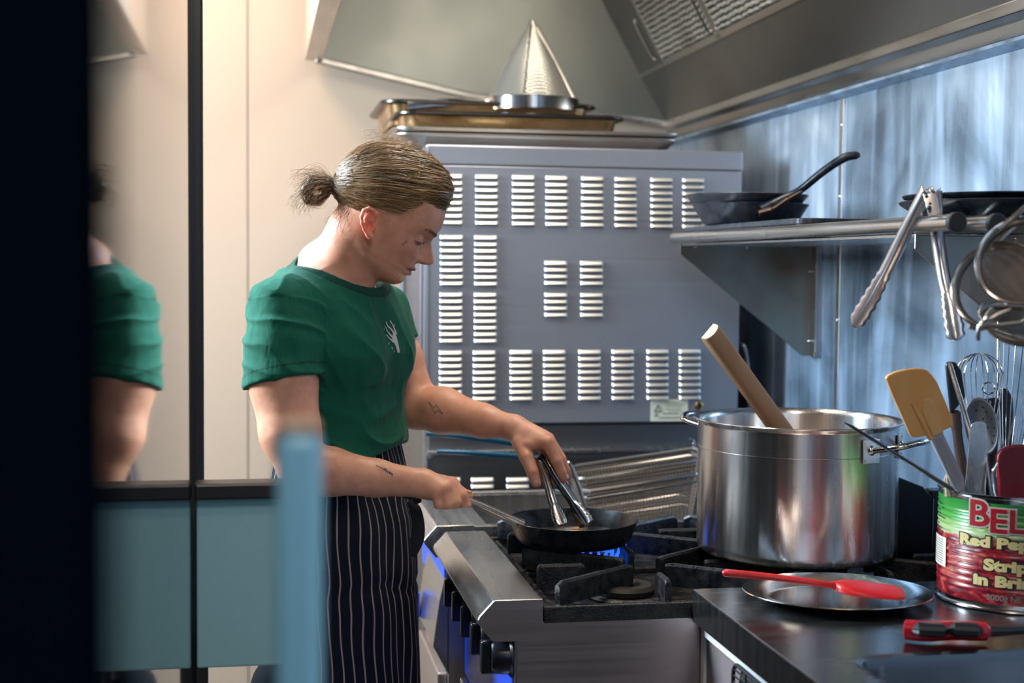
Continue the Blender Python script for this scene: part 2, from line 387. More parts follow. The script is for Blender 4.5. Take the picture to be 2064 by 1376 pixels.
# filters laid in the bed
nb = nrm(V(-(z2-z1), 0, (x2-x1))); nb = -nb if nb[2] > 0 else nb       # faces down into the kitchen
sd = nrm(V(x2-x1, 0, z2-z1))
def onbed(px, py):
    d = CW + CR*(px-1032.)/FPX - CU*(py-688.)/FPX
    t = ((V(x1, HE, z1)-CAM) @ nb)/(d @ nb); return CAM + d*t
fa, fb, fc = onbed(1345,115), onbed(1462,68), onbed(1640,2)
s_low = (fa-V(x1,HE,z1)) @ sd
def filt(ya, yb):
    fr = MB(); o = V(x1, 0, z1)+nb*.012; h = .42
    def q(s, y, d=0.): return o + sd*s + V(0, y, 0) + nb*d
    for (s0, s1, yy0, yy1) in ((s_low-.016, s_low, yb, ya), (s_low+h, s_low+h+.016, yb, ya), (s_low-.016, s_low+h+.016, ya-.016, ya), (s_low-.016, s_low+h+.016, yb, yb+.016)):
        fr.prism([q(s0,yy0,-.010), q(s1,yy0,-.010), q(s1,yy1,-.010), q(s0,yy1,-.010)], nb*.018)
    f_ = fr.build('filter_frame', M['hoodlip'], hood, smooth=False, bevel=.002)
    n = 26
    for i in range(n):
        s = s_low + h*(i+.5)/n
        def g(u, v, s=s):
            y = ya-.016 + (yb-ya+.032)*u
            wv = .0017*math.sin(y*150)+.0010*math.sin(y*61+i)
            a = (v-.5)*math.pi
            return q(s + (v-.5)*.0095 + wv, y, .002+.0075*math.cos(a))
        MB().grid(g, 46, 5).build('filter_baffle', M['filter'], f_)
    hd = bez([q(s_low+.14, ya+.016, .012), q(s_low+.13, ya+.016, .022), q(s_low+.02, ya+.016, .022), q(s_low+.01, ya+.016, .012)], 5)
    MB().tube(hd, .0035, 8).build('filter_handle', M['chrome'], f_)
filt(fa[1], fb[1]+.008); filt(fb[1]-.002, fc[1]-.06)
# lamp inside the hood, above the frame of the picture
MB().box((.45,2.2,2.52),(.78,3.3,2.60)).build('lamp_housing', M['hoodend'], hood, smooth=False, bevel=.01)

# ================================================================ oven
OY = 3.36
tl = P(860,290,y=OY); tr = P(1497,306,y=OY); zb = P(1200,853,y=OY)[2]
OX0, OX1, OZ = tl[0], tr[0], (tl[2]+tr[2])/2
oven = empty('combi_oven', ((OX0+OX1)/2, 3.75, 0), 'tall stainless oven with many rows of louvred vents beside the woman', 'oven')
MB().box((OX0+.004, OY+.004, zb),(OX1-.002, 4.2, OZ-.045)).build('housing', M['oven'], oven, smooth=False, bevel=.003)
MB().box((OX0, OY-.002, OZ-.047),(OX1, 4.2, OZ)).build('top_cap', M['oven'], oven, smooth=False, bevel=.003)
MB().box((OX0+.002, OY-.001, zb+.003),(OX1-.002, OY+.004, OZ-.049)).build('side_panel', M['oven'], oven, smooth=False, bevel=.0012)
MB().box((OX0-.003, OY-.003, .02),(OX0+.005, OY+.004, OZ-.003)).build('corner_trim', M['trimsteel'], oven, smooth=False, bevel=.0012)
# oven door standing proud on the aisle side
MB().box((OX0-.045, OY+.10, zb+.02),(OX0+.004, 4.17, OZ-.02)).build('door', M['ssside'], oven, smooth=False, bevel=.008)
MB().box((OX0-.053, OY+.095, zb+.02),(OX0-.045, OY+.112, OZ-.02)).build('door_edge', M['trimsteel'], oven, smooth=False, bevel=.002)
MB().tube(bez([(OX0-.045,OY+.2,1.1),(OX0-.085,OY+.2,1.12),(OX0-.085,OY+.2,1.45),(OX0-.045,OY+.2,1.47)],5), .009, 10).build('door_handle', M['black'], oven)
# louvres, one mesh shared
def louvre_mesh():
    mb = MB(); L = .0275
    def g(u, v):
        a = (u*2-1); x = a*L; e = max(0, 1-abs(a)**14)**.5
        pv = [(0,0),(.0035,-.0022),(.0062,-.0056),(.0072,-.0088),(.0050,-.0092)][v]
        return V(x*(1-.10*v/4*(0)), -pv[0]*e-.0012, pv[1]-(0.0)*(1-e))
    us = [0,.012,.03,.06,.12,.5,.88,.94,.97,.988,1]
    vs = [g(u, v) for v in range(5) for u in us]; n = len(us)
    f = [[j*n+i, j*n+i+1, (j+1)*n+i+1, (j+1)*n+i] for j in range(4) for i in range(n-1)]
    mb.add(vs, f); return mb
lo = louvre_mesh(); lo.v = [np.vstack(lo.v)+ORG[oven.name]]
l0 = lo.build('louvre', M['louvre'], oven)
first = [True]
def louvre(px, py, z_off=0):
    p = P(px, py, y=OY-.001)-ORG[oven.name]
    if first[0]: o = l0; first[0] = False
    else:
        o = l0.copy(); COL.objects.link(o); o.parent = oven
    o.location = p; return o
xs_t = [909, 981, 1055, 1122, 1194, 1261, 1333, 1397]; xs_b = [908, 976, 1050, 1117, 1188, 1255, 1325, 1390]
def bank(xs, ytop, n, slope, dark=True):
    for x in xs:
        for i in range(n): louvre(x, ytop+i*13.2+slope*(x-1150)+2)
bank(xs_t, 353, 8, .018); bank([910,979], 474, 8, .01); bank([1120,1192], 524, 4, .008)
bank([909,978], 588, 8, .004); bank([1120,1192], 588, 4, .004); bank(xs_b, 703, 8, -.004)
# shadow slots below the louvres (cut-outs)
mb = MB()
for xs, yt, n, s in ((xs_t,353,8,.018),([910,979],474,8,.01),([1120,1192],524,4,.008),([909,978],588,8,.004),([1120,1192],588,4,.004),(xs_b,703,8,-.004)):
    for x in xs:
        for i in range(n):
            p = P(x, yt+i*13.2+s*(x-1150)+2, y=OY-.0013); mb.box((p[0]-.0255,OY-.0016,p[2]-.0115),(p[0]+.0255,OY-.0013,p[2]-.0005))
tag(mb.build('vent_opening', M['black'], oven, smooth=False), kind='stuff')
# warning label and cable grommet
q0, q1 = P(1312,805,y=OY-.0015), P(1386,848,y=OY-.0015)
lab = MB().box((q0[0],OY-.0024,q1[2]),(q1[0],OY-.0012,q0[2])).build('warning_label', M['paper'], oven, smooth=False)
mb = MB(); c = P(1325,824,y=OY-.003); 
def tri(mb, c, r, t):
    for k in range(3):
        a, b_ = [V(c[0]+r*math.cos(R_(90+120*j)), OY-.0030, c[2]+r*math.sin(R_(90+120*j))) for j in (k, k+1)]
        mb.tube([a, b_], t, 6)
tri(mb, c, .0105, .0014); tri(mb, P(1322,836,y=OY-.003), .0050, .0006)
for yy, xa, xb in ((811,1346,1370),(815,1341,1378),(819,1343,1374),(824,1340,1372),(828,1346,1376),(833,1337,1368),(840,1330,1378),(843,1326,1372)):
    p, q = P(xa,yy,y=OY-.003), P(xb,yy,y=OY-.003); h = .0013 if yy == 833 else .0005
    mb.box((p[0],OY-.0030,p[2]-h),(q[0],OY-.0024,p[2]+h))
mb.build('label_print', M['ink'], lab, smooth=False)
c = P(1408,818,y=OY); AX = np.array([(1,0,0),(0,0,1),(0,-1,0)], float)
g_ = MB().lathe([(.001,.004),(.009,.004),(.012,.002),(.013,-.002)], c, 24, AX).build('cable_grommet', M['brass'], oven)
MB().lathe([(.001,.0055),(.006,.0055),(.007,.003)], c+V(.001,0,.001), 20, AX).build('grommet_hole', M['black'], g_)
q0, q1 = P(948,806,y=OY-.0015), P(983,822,y=OY-.0015)
l2 = MB().box((q0[0],OY-.0024,q1[2]),(q1[0],OY-.0012,q0[2])).build('rating_label', M['paper'], oven, smooth=False)
MB().tube(bez([P(1486,694,y=3.45), P(1499,698,y=3.42), P(1506,730,y=3.42), P(1510,775,y=3.42), P(1509,840,y=3.44)], 6), .006, 10).build('braided_hose', M['wire'], oven)
# stand of the oven
MB().box((OX0+.01, OY+.02, .05),(OX1+.06, 4.18, zb-.004)).build('stand_body', M['ovendark'], oven, smooth=False, bevel=.004)
z1_ = P(1100,908,y=OY)[2]
MB().box((OX0+.006, OY-.012, z1_-.006),(OX1+.06, OY+.03, z1_+.005)).build('stand_rail', M['ss'], oven, smooth=False, bevel=.002)
MB().box((OX0+.006, OY+.002, z1_-.16),(OX1+.06, OY+.02, z1_-.006)).build('stand_panel', M['ovendark'], oven, smooth=False, bevel=.002)
p = P(868,919,y=OY-.002); MB().ball(p, (.007,.004,.007), 8).build('stand_bolt', M['chrome'], oven)
for x in (905, 972, 1043):
    for i in range(3): louvre(x, 962+i*13)
# ================================================================ stove
YN, YF = 2.149, 2.724
def xz(px, py, y=YN): p = P(px, py, y=y); return (p[0], p[2])
LT = .900
stove = empty('gas_stove', (.8, 2.43, 0), 'stainless gas stove with black cast iron grates and black knobs', 'stove')
def ledge(y0, y1, dx=0.0, zt=LT):
    """rolled front rail: flat top, bevelled nose, return underneath"""
    pr = [(.434,zt),(.358,zt),(.336,zt-.024),(.3325,zt-.030),(.334,zt-.036),(.356,zt-.064),(.394,zt-.066),(.434,zt-.066)]
    return MB().prism([V(x+dx, y0, z) for x, z in pr], V(0, y1-y0, 0))
ledge(YN+.0015, YF).build('front_rail', M['ss'], stove, smooth=True, bevel=.0012, angle=25)
# side panel with the profile of the rail
pr = [(.4345,LT),(.3585,LT),(.3365,LT-.024),(.333,LT-.030),(.3345,LT-.036),(.3565,LT-.064),(.3945,LT-.0655),(.3945,.12),(1.24,.12),(1.24,.864),(.4355,.864)]
MB().prism([V(x, YN-.0012, z) for x, z in pr], V(0,.0035,0)).build('side_panel', M['ssside'], stove, smooth=False, bevel=.0007)
MB().box((.397, YN+.003, .62),(.434, YF, .834)).build('control_panel', M['blue'], stove, smooth=False)
MB().box((.392, YN-.001, .10),(.397, YN+.004, .834)).build('panel_edge', M['ss'], stove, smooth=False)
MB().box((.41, YN+.004, .12),(1.24, YF, .860)).build('body', M['ssside'], stove, smooth=False)
MB().box((.385, YN+.01, .14),(.41, YF-.01, .615)).build('oven_door', M['ss'], stove, smooth=False, bevel=.004)
MB().tube(bez([(.385,YN+.06,.56),(.345,YN+.06,.56),(.345,YF-.06,.56),(.385,YF-.06,.56)],6), .009, 12).build('door_handle', M['black'], stove)
MB().box((.41,YN+.02,.0),(1.2,YF-.02,.12)).build('plinth', M['black'], stove, smooth=False)
# hob tray
mb = MB(); mb.box((.4365, YN-.003, .862),(1.245, YN+.012, .888)); mb.box((.4365, YF-.012, .862),(1.245, YF, .888))
mb.box((.4365, YN+.012, .862),(.449, YF-.012, .886)); mb.box((1.22, YN+.012, .862),(1.245, YF-.012, .888)); mb.box((.449,YN+.012,.862),(1.22,YF-.012,.872))
mb.build('hob_tray', M['hob'], stove, smooth=False, bevel=.002)
BR = [(.597, 2.262), (.592, 2.492), (.935, 2.300), (.995, 2.560)]
for bi, (bx, by) in enumerate(BR):
    hb = MB().lathe([(.001,.873),(.062,.873),(.066,.876),(.062,.8785),(.001,.878)], V(bx,by,0), 40).build('burner_plate', M['iron'], stove)
    MB().lathe([(.020,.8785),(.048,.880),(.050,.888),(.044,.894),(.026,.894),(.022,.889),(.020,.880)], V(bx,by,0), 36).build('burner_head', mat('burner_casting%d' % bi, (.05,.045,.04), .5, .7), hb)
    MB().lathe([(.001,.8795),(.020,.8795)], V(bx,by,0), 24).build('burner_throat', M['black'], hb)
GT = .924
def grate(cx, cy, hx=.185, hy=.142):
    g = MB(); w_ = .0055
    # frame bars low down, and bearing bars running to the middle with chamfered tops
    def bar(p, q, zt, zb_, w0, taper=0.0):
        p = V(*p); q = V(*q); d = nrm(q-p); n = V(-d[1], d[0])
        rings = []
        for t, k in ((0, .55), (.06, 1), (.94, 1), (1, .8)):
            c = p+(q-p)*t; hh = zt-(1-k)*.012
            rings.append(np.array([(*(c-n*w0), zb_), (*(c+n*w0), zb_), (*(c+n*w0*.95), hh-.004), (*(c+n*w0*.5), hh), (*(c-n*w0*.5), hh), (*(c-n*w0*.95), hh-.004)]))
        g.loft(rings)
    for p, q in (((cx-hx,cy-hy),(cx+hx,cy-hy)), ((cx+hx,cy-hy),(cx+hx,cy+hy)), ((cx+hx,cy+hy),(cx-hx,cy+hy)), ((cx-hx,cy+hy),(cx-hx,cy-hy))):
        bar(p, q, .8835, .874, w_)
    r = .038
    for sx, sy in ((1,1),(1,-1),(-1,1),(-1,-1)):
        d = nrm(V(sx*hx, sy*hy)); bar((cx+sx*hx*.97, cy+sy*hy*.97), (cx+d[0]*r, cy+d[1]*r), GT, .886, w_)
    for dx, dy in ((1,0),(-1,0)):
        bar((cx+dx*hx, cy), (cx+dx*.105, cy), GT-.002, .884, w_)
    for dx, dy in ((0,1),(0,-1)):
        bar((cx, cy+dy*hy), (cx, cy+dy*.086), GT-.001, .884, w_)
    g.build('grate', M['iron'], stove, smooth=False, bevel=.0012)
for cx in (.640, 1.018):
    for cy in (YN+.150, YN+.432): grate(cx, cy)
# knobs
for k, (ky, kz) in enumerate(((2.200,.798),(2.312,.798),(2.424,.798),(2.536,.798),(2.648,.798))):
    A = np.array([(0,0,1),(0,1,0),(-1,0,0)], float); c = V(.397, ky, kz)
    kb = MB().lathe([(.001,0),(.034,0),(.034,.004),(.029,.008),(.027,.032),(.024,.036),(.001,.036)], c, 32, A).build('knob', M['black'], stove)
    MB().obox(c+V(-.040,0,0), np.array([(0,0,1),(0,1,0),(1,0,0)],float), (.027,.0085,.012)).build('knob_grip', M['black'], kb, smooth=True, bevel=.004)
    mb = MB(); q = V(.397-.0345, ky, kz); s = .004
    for a, b_ in ((90,210),(210,330),(330,90)):
        mb.tube([q+V(-.0006, -s*math.cos(R_(a))+.018, s*math.sin(R_(a))), q+V(-.0006,-s*math.cos(R_(b_))+.018, s*math.sin(R_(b_)))], .0006, 5)
    mb.build('knob_mark', M['white'], kb)
# flames of the lit burner: small blue tongues round its head
bx, by = BR[1]
for k in range(28):
    a = 2*math.pi*k/28; d = V(math.cos(a), math.sin(a), 0)
    if k in (0,): pass
    c = V(bx, by, .887)+d*.046
    MB().tube([c, c+d*.010+V(0,0,.009), c+d*.017+V(0,0,.022), c+d*.018+V(0,0,.033)], [.0040,.0046,.0030,.0004], 7).build('flame', M['flame2'] if k in (14,) else M['flame'], stove)

# ================================================================ fryer behind the stove
fry = empty('deep_fryer', (.8, 2.95, 0), 'stainless deep fryer between the stove and the louvred oven, blue film on its front', 'fryer')
F0, F1 = 2.775, 3.16
ledge(F0, F1, -.012, .902).build('front_rail', M['ss'], fry, smooth=True, bevel=.0015, angle=25)
MB().box((.362,F0+.002,.752),(.42,F1,.838)).build('control_panel', M['blue'], fry, smooth=False)
MB().box((.372,F0+.002,.12),(1.23,F1,.838)).build('body', M['ssside'], fry, smooth=False)
MB().prism([V(.372,F0,.838), V(.352,F0,.75), V(.340,F0,.66), V(.372,F0,.60)], V(0,F1-F0-.1,0)).build('door_rail', M['ss'], fry, smooth=False, bevel=.003)
MB().box((.352,F0+.02,.18),(.372,F1-.02,.60)).build('door', M['ssside'], fry, smooth=False, bevel=.004)
MB().box((.318,F0+.23,.66),(.340,F0+.27,.715)).build('door_catch', M['blue'], fry, smooth=False, bevel=.003)
mb = MB(); mb.box((.42,F0,.84),(1.24,F0+.02,.9)); mb.box((.42,F1-.02,.84),(1.24,F1,.9)); mb.box((.42,F0+.02,.84),(.45,F1-.02,.9)); mb.box((1.2,F0+.02,.84),(1.24,F1-.02,.9)); mb.box((.45,F0+.02,.84),(1.2,F1-.02,.85))
mb.build('tank_rim', M['ss'], fry, smooth=False, bevel=.002)
MB().box((.45,F0+.02,.852),(1.2,F1-.02,.856)).build('oil', mat('fryer_oil', (.03,.022,.014), .12), fry, smooth=False)
p = P(1000,1010,y=3.2); MB().box((.405,3.17,.84),(1.235,3.185,.905)).build('flue_box', M['ss'], fry, smooth=False, bevel=.003)

# ---- fry baskets leaning over the tank
def fry_basket(name, rim, depth, axis_down, label, hand, hlab):
    """rim: 4 corners of the rim; wires run down along axis_down"""
    t = empty(name, (rim[0]+rim[2])/2, label, 'fry basket', 'fry baskets leaning behind the stove')
    A, B, C_, D_ = [np.asarray(q, float) for q in rim]; dn = nrm(axis_down)*depth
    ctr = (A+B+C_+D_)/4
    def low(q): return ctr+(q-ctr)*.86+dn
    lw = [low(q) for q in (A, B, C_, D_)]
    def loop(ps):
        out = []
        for i in range(4):
            a, b_ = ps[i], ps[(i+1) % 4]; d = b_-a; L = np.linalg.norm(d)
            out += [a+d*(.015/L), a+d*.5, b_-d*(.015/L)]
        return np.array(out)
    MB().tube(loop([A,B,C_,D_]), .0042, 8, closed=True).build('rim_wire', M['wire'], t)
    MB().tube(loop([A+dn*.13,B+dn*.13,C_+dn*.13,D_+dn*.13]), .0024, 6, closed=True).build('band_wire', M['wire'], t)
    MB().tube(loop(lw), .003, 6, closed=True).build('foot_wire', M['wire'], t)
    mesh = MB()
    rims = [A, B, C_, D_]
    def wires(p0, p1, q0, q1, n, m_):
        for i in range(1, n):
            u = i/n; mesh.tube([p0+(p1-p0)*u, q0+(q1-q0)*u], .0007, 3, cap=False)
        for j in range(1, m_):
            u = j/m_; mesh.tube([p0+(q0-p0)*u, p1+(q1-p1)*u], .0007, 3, cap=False)
    for i in range(4):
        j = (i+1) % 4; L = np.linalg.norm(rims[i]-rims[j]); n = int(L/.0078)
        wires(rims[i], rims[j], lw[i], lw[j], n, int(depth/.0085))
    wires(lw[0], lw[1], lw[3], lw[2], int(np.linalg.norm(lw[0]-lw[1])/.0078), int(np.linalg.norm(lw[1]-lw[2])/.0085))
    tag(mesh.build('wire_mesh', M['basket'], t, smooth=False, recalc=False), kind='stuff')
    h = bez(hand, 8)
    MB().tube(h, .0035, 8).build('handle_rod', M['wire'], t)
    k = MB().tube(h[:int(len(h)*.82)], [.0050]+[.0062]*(int(len(h)*.82)-1), 10).build('handle_grip', M['teal'], t)
    return t
ya, yb_ = 2.90, 3.08
b1 = [P(1176,992,y=ya), P(1412,956,y=ya), P(1408,903,y=yb_), P(1150,940,y=yb_)]
fry_basket('fry_basket', b1, .120, V(-.12,-.35,-1), 'wire fry basket nearest the pan, its rim low behind the tongs',
           [P(880,910,y=2.96), P(960,914,y=2.96), P(1100,928,y=2.98), b1[0]*.5+b1[3]*.5+V(0,-.02,0)], '')
b2 = [P(1168,966,y=3.10), P(1420,922,y=3.10), P(1412,880,y=3.20), P(1150,928,y=3.20)]
b2 = [P(1170,968,y=3.085), P(1425,925,y=3.085), P(1400,904,y=3.155), P(1146,944,y=3.155)]
fry_basket('fry_basket', b2, .10, V(-.1,-.1,-1), 'wire fry basket at the back against the oven, upper blue handle',
           [P(858,873,y=3.0), P(940,881,y=3.0), P(1060,900,y=3.04), b2[3]], '')
# front rack of loops beside the baskets
hk = empty('basket_hook', P(1396,905,y=3.1), 'bright bent wire hook above the fry baskets under the pot handle', 'hook')
MB().tube(bez([P(1388,884,y=3.1), P(1398,888,y=3.1), P(1399,900,y=3.1), P(1393,909,y=3.1), P(1400,914,y=3.1), P(1412,922,y=3.1)], 5), .0032, 8).build('hook_wire', M['chrome'], hk)
mb = MB().tube(bez([P(1166,1045,y=2.84), P(1150,985,y=2.86), P(1136,945,y=2.88), P(1143,933,y=2.885), P(1152,940,y=2.88), P(1170,990,y=2.86), P(1186,1040,y=2.84)], 6), .0040, 8)
tag(mb.build('wire_rest', M['chrome']), 'tall narrow chrome wire loop standing behind the frying pan tongs', 'wire loop')

# ================================================================ counter
CZ = .910; CXL = P(1394,1185,z=CZ)[0]; CYF = 2.146
cnt = empty('worktop', (1.0, 1.5, CZ-.05), 'dark stainless worktop with sink in the lower right corner, plate and can on it', 'worktop')
o = MB().prism([V(CXL,CYF,CZ-.052), V(CXL,.35,CZ-.052), V(WX-.002,.35,CZ-.052), V(WX-.002,CYF,CZ-.052)], V(0,0,.052)).build('top', M['counter'], cnt, smooth=False)
sk = P(1712,1332,z=CZ)
SX0, SY1 = sk[0]+.004, sk[1]-.0; SY1 = P(1800,1319,z=CZ)[1]
def rr(x0, x1, y0, y1, r, z, n=8):
    out = []
    for (cx, cy, a0) in ((x1-r,y1-r,0),(x0+r,y1-r,90),(x0+r,y0+r,180),(x1-r,y0+r,270)):
        for k in range(n+1):
            a = R_(a0+90*k/n); out.append((cx+r*math.cos(a), cy+r*math.sin(a), z))
    return np.array(out)
# cut the basin opening
cut = MB().prism(rr(SX0, 1.21, SY1-.42, SY1, .05, CZ-.2), V(0,0,.4)).build('cutter', M['counter'], smooth=False)
bm_ = o.modifiers.new('c', 'BOOLEAN'); bm_.object = cut; bm_.operation = 'DIFFERENCE'; bm_.solver = 'EXACT'
dg = bpy.context.evaluated_depsgraph_get(); me = bpy.data.meshes.new_from_object(o.evaluated_get(dg)); o.modifiers.clear(); o.data = me; bpy.data.objects.remove(cut)
fin(o, False, bevel=.004, seg=3)
rings = [rr(SX0-.003,1.213,SY1-.423,SY1+.003,.053,CZ+.0005), rr(SX0+.004,1.206,SY1-.416,SY1-.004,.048,CZ-.002), rr(SX0+.008,1.202,SY1-.412,SY1-.008,.046,CZ-.02), rr(SX0+.02,1.19,SY1-.40,SY1-.02,.05,CZ-.17), rr(SX0+.06,1.15,SY1-.36,SY1-.06,.04,CZ-.18)]
mb = MB(); mb.loft(rings, cap=False); n = len(rings[0]); mb.f.append([4*n+i for i in range(n)])
mb.build('sink_basin', M['counter'], cnt)
fr = empty('undercounter_fridge', (1.0,1.95,0), 'under-worktop fridge with a white frame round its mauve side and a black wire guard', 'fridge')
FX = P(1420,1256,y=CYF-.02)[0]
MB().box((FX+.006,SY1+.012,.10),(WX-.02,CYF-.004,CZ-.054)).build('body', M['mauve'], fr, smooth=False)
mb = MB(); zt = CZ-.058
mb.box((FX,CYF-.018,.10),(FX+.006,CYF-.004,zt)); mb.box((FX,SY1+.012,zt-.016),(FX+.006,CYF-.018,zt)); mb.box((FX,SY1+.012,.10),(FX+.006,CYF-.018,.13)); mb.box((FX+.0,CYF-.006,.10),(FX+.012,CYF-.003,zt))
mb.build('frame', M['white'], fr, smooth=False, bevel=.001)
mb = MB(); gx = FX-.004; gy1 = P(1478,1352,x=gx)[1]; gz1 = P(1500,1352,x=gx)[2]
mb.tube(rr(gy1-.30, gy1, gz1-.2, gz1, .02, gx)[:, [2,0,1]], .0032, 8, closed=True)
mb.tube(rr(gy1-.275, gy1-.030, gz1-.2, gz1-.014, .015, gx)[:, [2,0,1]], .0025, 8, closed=True)
for k in range(1, 9): mb.tube([(gx,gy1-.30,gz1-.0095*k),(gx,gy1,gz1-.0095*k)], .0014, 6)
for k in (.06,.11,.16,.21): mb.tube([(gx-.002,gy1-k,gz1-.2),(gx-.002,gy1-k,gz1)], .0016, 6)
mb.build('wire_guard', M['rubber'], fr)
# ================================================================ stock pot
pc = V(P(1605,1000,y=2.335)[0], 2.335, 0); PR = .1735; PZ = P(1605,844,y=2.335)[2]+.001; PB = GT+.001
pot = empty('stock_pot', (pc[0], pc[1], PB), 'large stainless stock pot with two loop handles on the stove', 'pot')
prof = [(.001,PB+.003),(PR-.03,PB+.001),(PR-.012,PB+.002),(PR-.004,PB+.008),(PR-.002,PB+.02),(PR-.002,PZ-.010),(PR-.001,PZ-.006),(PR+.006,PZ-.002),(PR+.0065,PZ),(PR+.005,PZ+.0012),(PR-.003,PZ-.002),(PR-.0045,PZ-.010),(PR-.0045,PB+.012),(PR-.02,PB+.006),(.001,PB+.006)]
MB().lathe(prof, pc, 96).build('pot_body', M['pot'], pot, angle=60)
MB().lathe([(.001,PZ-.062),(.1,PZ-.061),(PR-.005,PZ-.062)], pc, 48).build('stew', M['soup'], pot)
MB().lathe([(PR-.0018,PZ-.049),(PR-.0010,PZ-.0485),(PR-.0018,PZ-.048)], pc, 96).build('etched_line', M['ss'], pot)
def handle(p, ang, lift):
    """cast loop handle riveted through a plate; ang = direction it points (deg)"""
    d = V(math.cos(R_(ang)), math.sin(R_(ang)), 0); s = V(-d[1], d[0], 0); z = p
    b = pc + d*(PR-.001); u = V(0,0,1); out = nrm(d+u*lift); 
    def q(a, o_, h=0): return V(b[0], b[1], z) + s*a + out*o_ + u*h + (-d*(PR-math.sqrt(max(PR*PR-a*a,0))) if o_ < .02 else 0*d)
    h_ = MB().tube(bez([q(-.052,.0), q(-.050,.012), q(-.042,.040,.004), q(-.018,.058,.008), (q(0,.061,.009)), q(.018,.058,.008), q(.042,.040,.004), q(.050,.012), q(.052,0)], 6), [.0062]*49, 12, flat=.8).build('handle', M['chrome'], pot)
    for sg in (-1, 1):
        c = q(sg*.052, 0); dd = nrm(c-V(pc[0],pc[1],z)*1.0); dd = nrm(V(dd[0],dd[1],0)); ss = V(-dd[1], dd[0], 0)
        MB().obox(c+dd*.0012-u*.002, [ss, dd, u], (.019,.0016,.020)).build('rivet_plate', M['pot'], h_, bevel=.001)
        for a, b2 in ((-.014,.013),(.014,.013),(-.014,-.016),(.014,-.016)):
            MB().ball(c+dd*.003+ss*a+u*b2, (.0016,.0016,.0016), 6).build('rivet', M['chrome'], h_)
        MB().lathe([(.001,.006),(.006,.005),(.0085,.002),(.0085,0)], c+dd*.002, 16, np.array([ss,u,dd])).build('boss', M['chrome'], h_)
handle(PZ-.036, -51, .12)
handle(PZ-.022, 126, .05)
# wooden paddle standing in the pot
pa, pb = P(1432,668,y=2.29), P(1578,868,y=2.38); ax = nrm(pa-pb); vd = nrm(CAM-pa); sd_ = nrm(np.cross(ax, vd)); nn_ = np.cross(ax, sd_)
pd = empty('wooden_paddle', pb, 'pale wooden stirring paddle with a D-shaped shaft leaning out of the stock pot', 'paddle')
sec = []
for k in range(13):
    a = math.pi*k/12; sec.append((-.0180*math.cos(a), .013*math.sin(a)))
sec += [(.0180,-.009),(-.0180,-.009)]
R1 = R_(205)
sec = [(x*math.cos(R1)-y*math.sin(R1), x*math.sin(R1)+y*math.cos(R1)) for x, y in sec]
ring = lambda c, k=1.: np.array([c+sd_*x*k+nn_*y*k for x, y in sec])
bot = pb-ax*.17
mb = MB(); mb.loft([ring(bot,.9), ring(pb), ring(pa-ax*.004), ring(pa, .93)], cap=False); mb.build('shaft', M['wood'], pd, angle=35)
mb = MB(); n = len(sec); mb.add(np.vstack([ring(pa,.93), [pa+ax*.0015]]), [[i,(i+1)%n,n] for i in range(n)]); mb.build('shaft_end', M['woodend'], pd)
mb = MB(); mb.obox(bot-ax*.03, [sd_, nn_, ax], (.035,.006,.05)); mb.build('blade', M['wood'], pd, bevel=.004)

# ================================================================ frying pan in her hand
fc_ = V(.552, 2.459, 0); FZ = .968; FR = .116
fp = empty('frying_pan', (fc_[0], fc_[1], GT), 'black frying pan with a steel handle held over the lit burner', 'frying pan')
prof = [(.001,GT+.001),(.088,GT+.001),(.096,GT+.004),(.104,GT+.014),(FR-.002,FZ-.002),(FR,FZ),(FR-.0015,FZ+.001),(FR-.004,FZ-.001),(.101,GT+.015),(.093,GT+.0065),(.085,GT+.0055),(.001,GT+.005)]
MB().lathe(prof, fc_, 80).build('pan_body', M['pan'], fp, angle=60)
hx = [P(1052,1058,y=2.435), P(1040,1052,y=2.435), P(1015,1040,y=2.437), P(985,1026,y=2.438), P(945,1010,y=2.44), P(890,993,y=2.442), P(868,988,y=2.442)]
hp = bez(hx, 6); 
MB().tube(hp, np.interp(np.linspace(0,1,len(hp)), [0,.1,.3,.5,1],[.014,.013,.0105,.0095,.009]), 14, flat=.75, up=(0,0,1)).build('pan_handle', M['wire'], fp)
for k, (a, r, s) in enumerate(((200,.062,.011),(250,.072,.010),(285,.066,.010),(310,.05,.012),(150,.03,.012),(20,.05,.011),(70,.06,.011),(330,.085,.009),(262,.040,.012))):
    c = fc_+V(math.cos(R_(a))*r, math.sin(R_(a))*r, GT+.012)
    tag(MB().ball(c, (s, s*.8, s*.6), 7).build('food_piece', M['food'], subsurf=0), 'browned piece of food frying among others inside the black pan', 'food', 'browned food pieces in the frying pan')

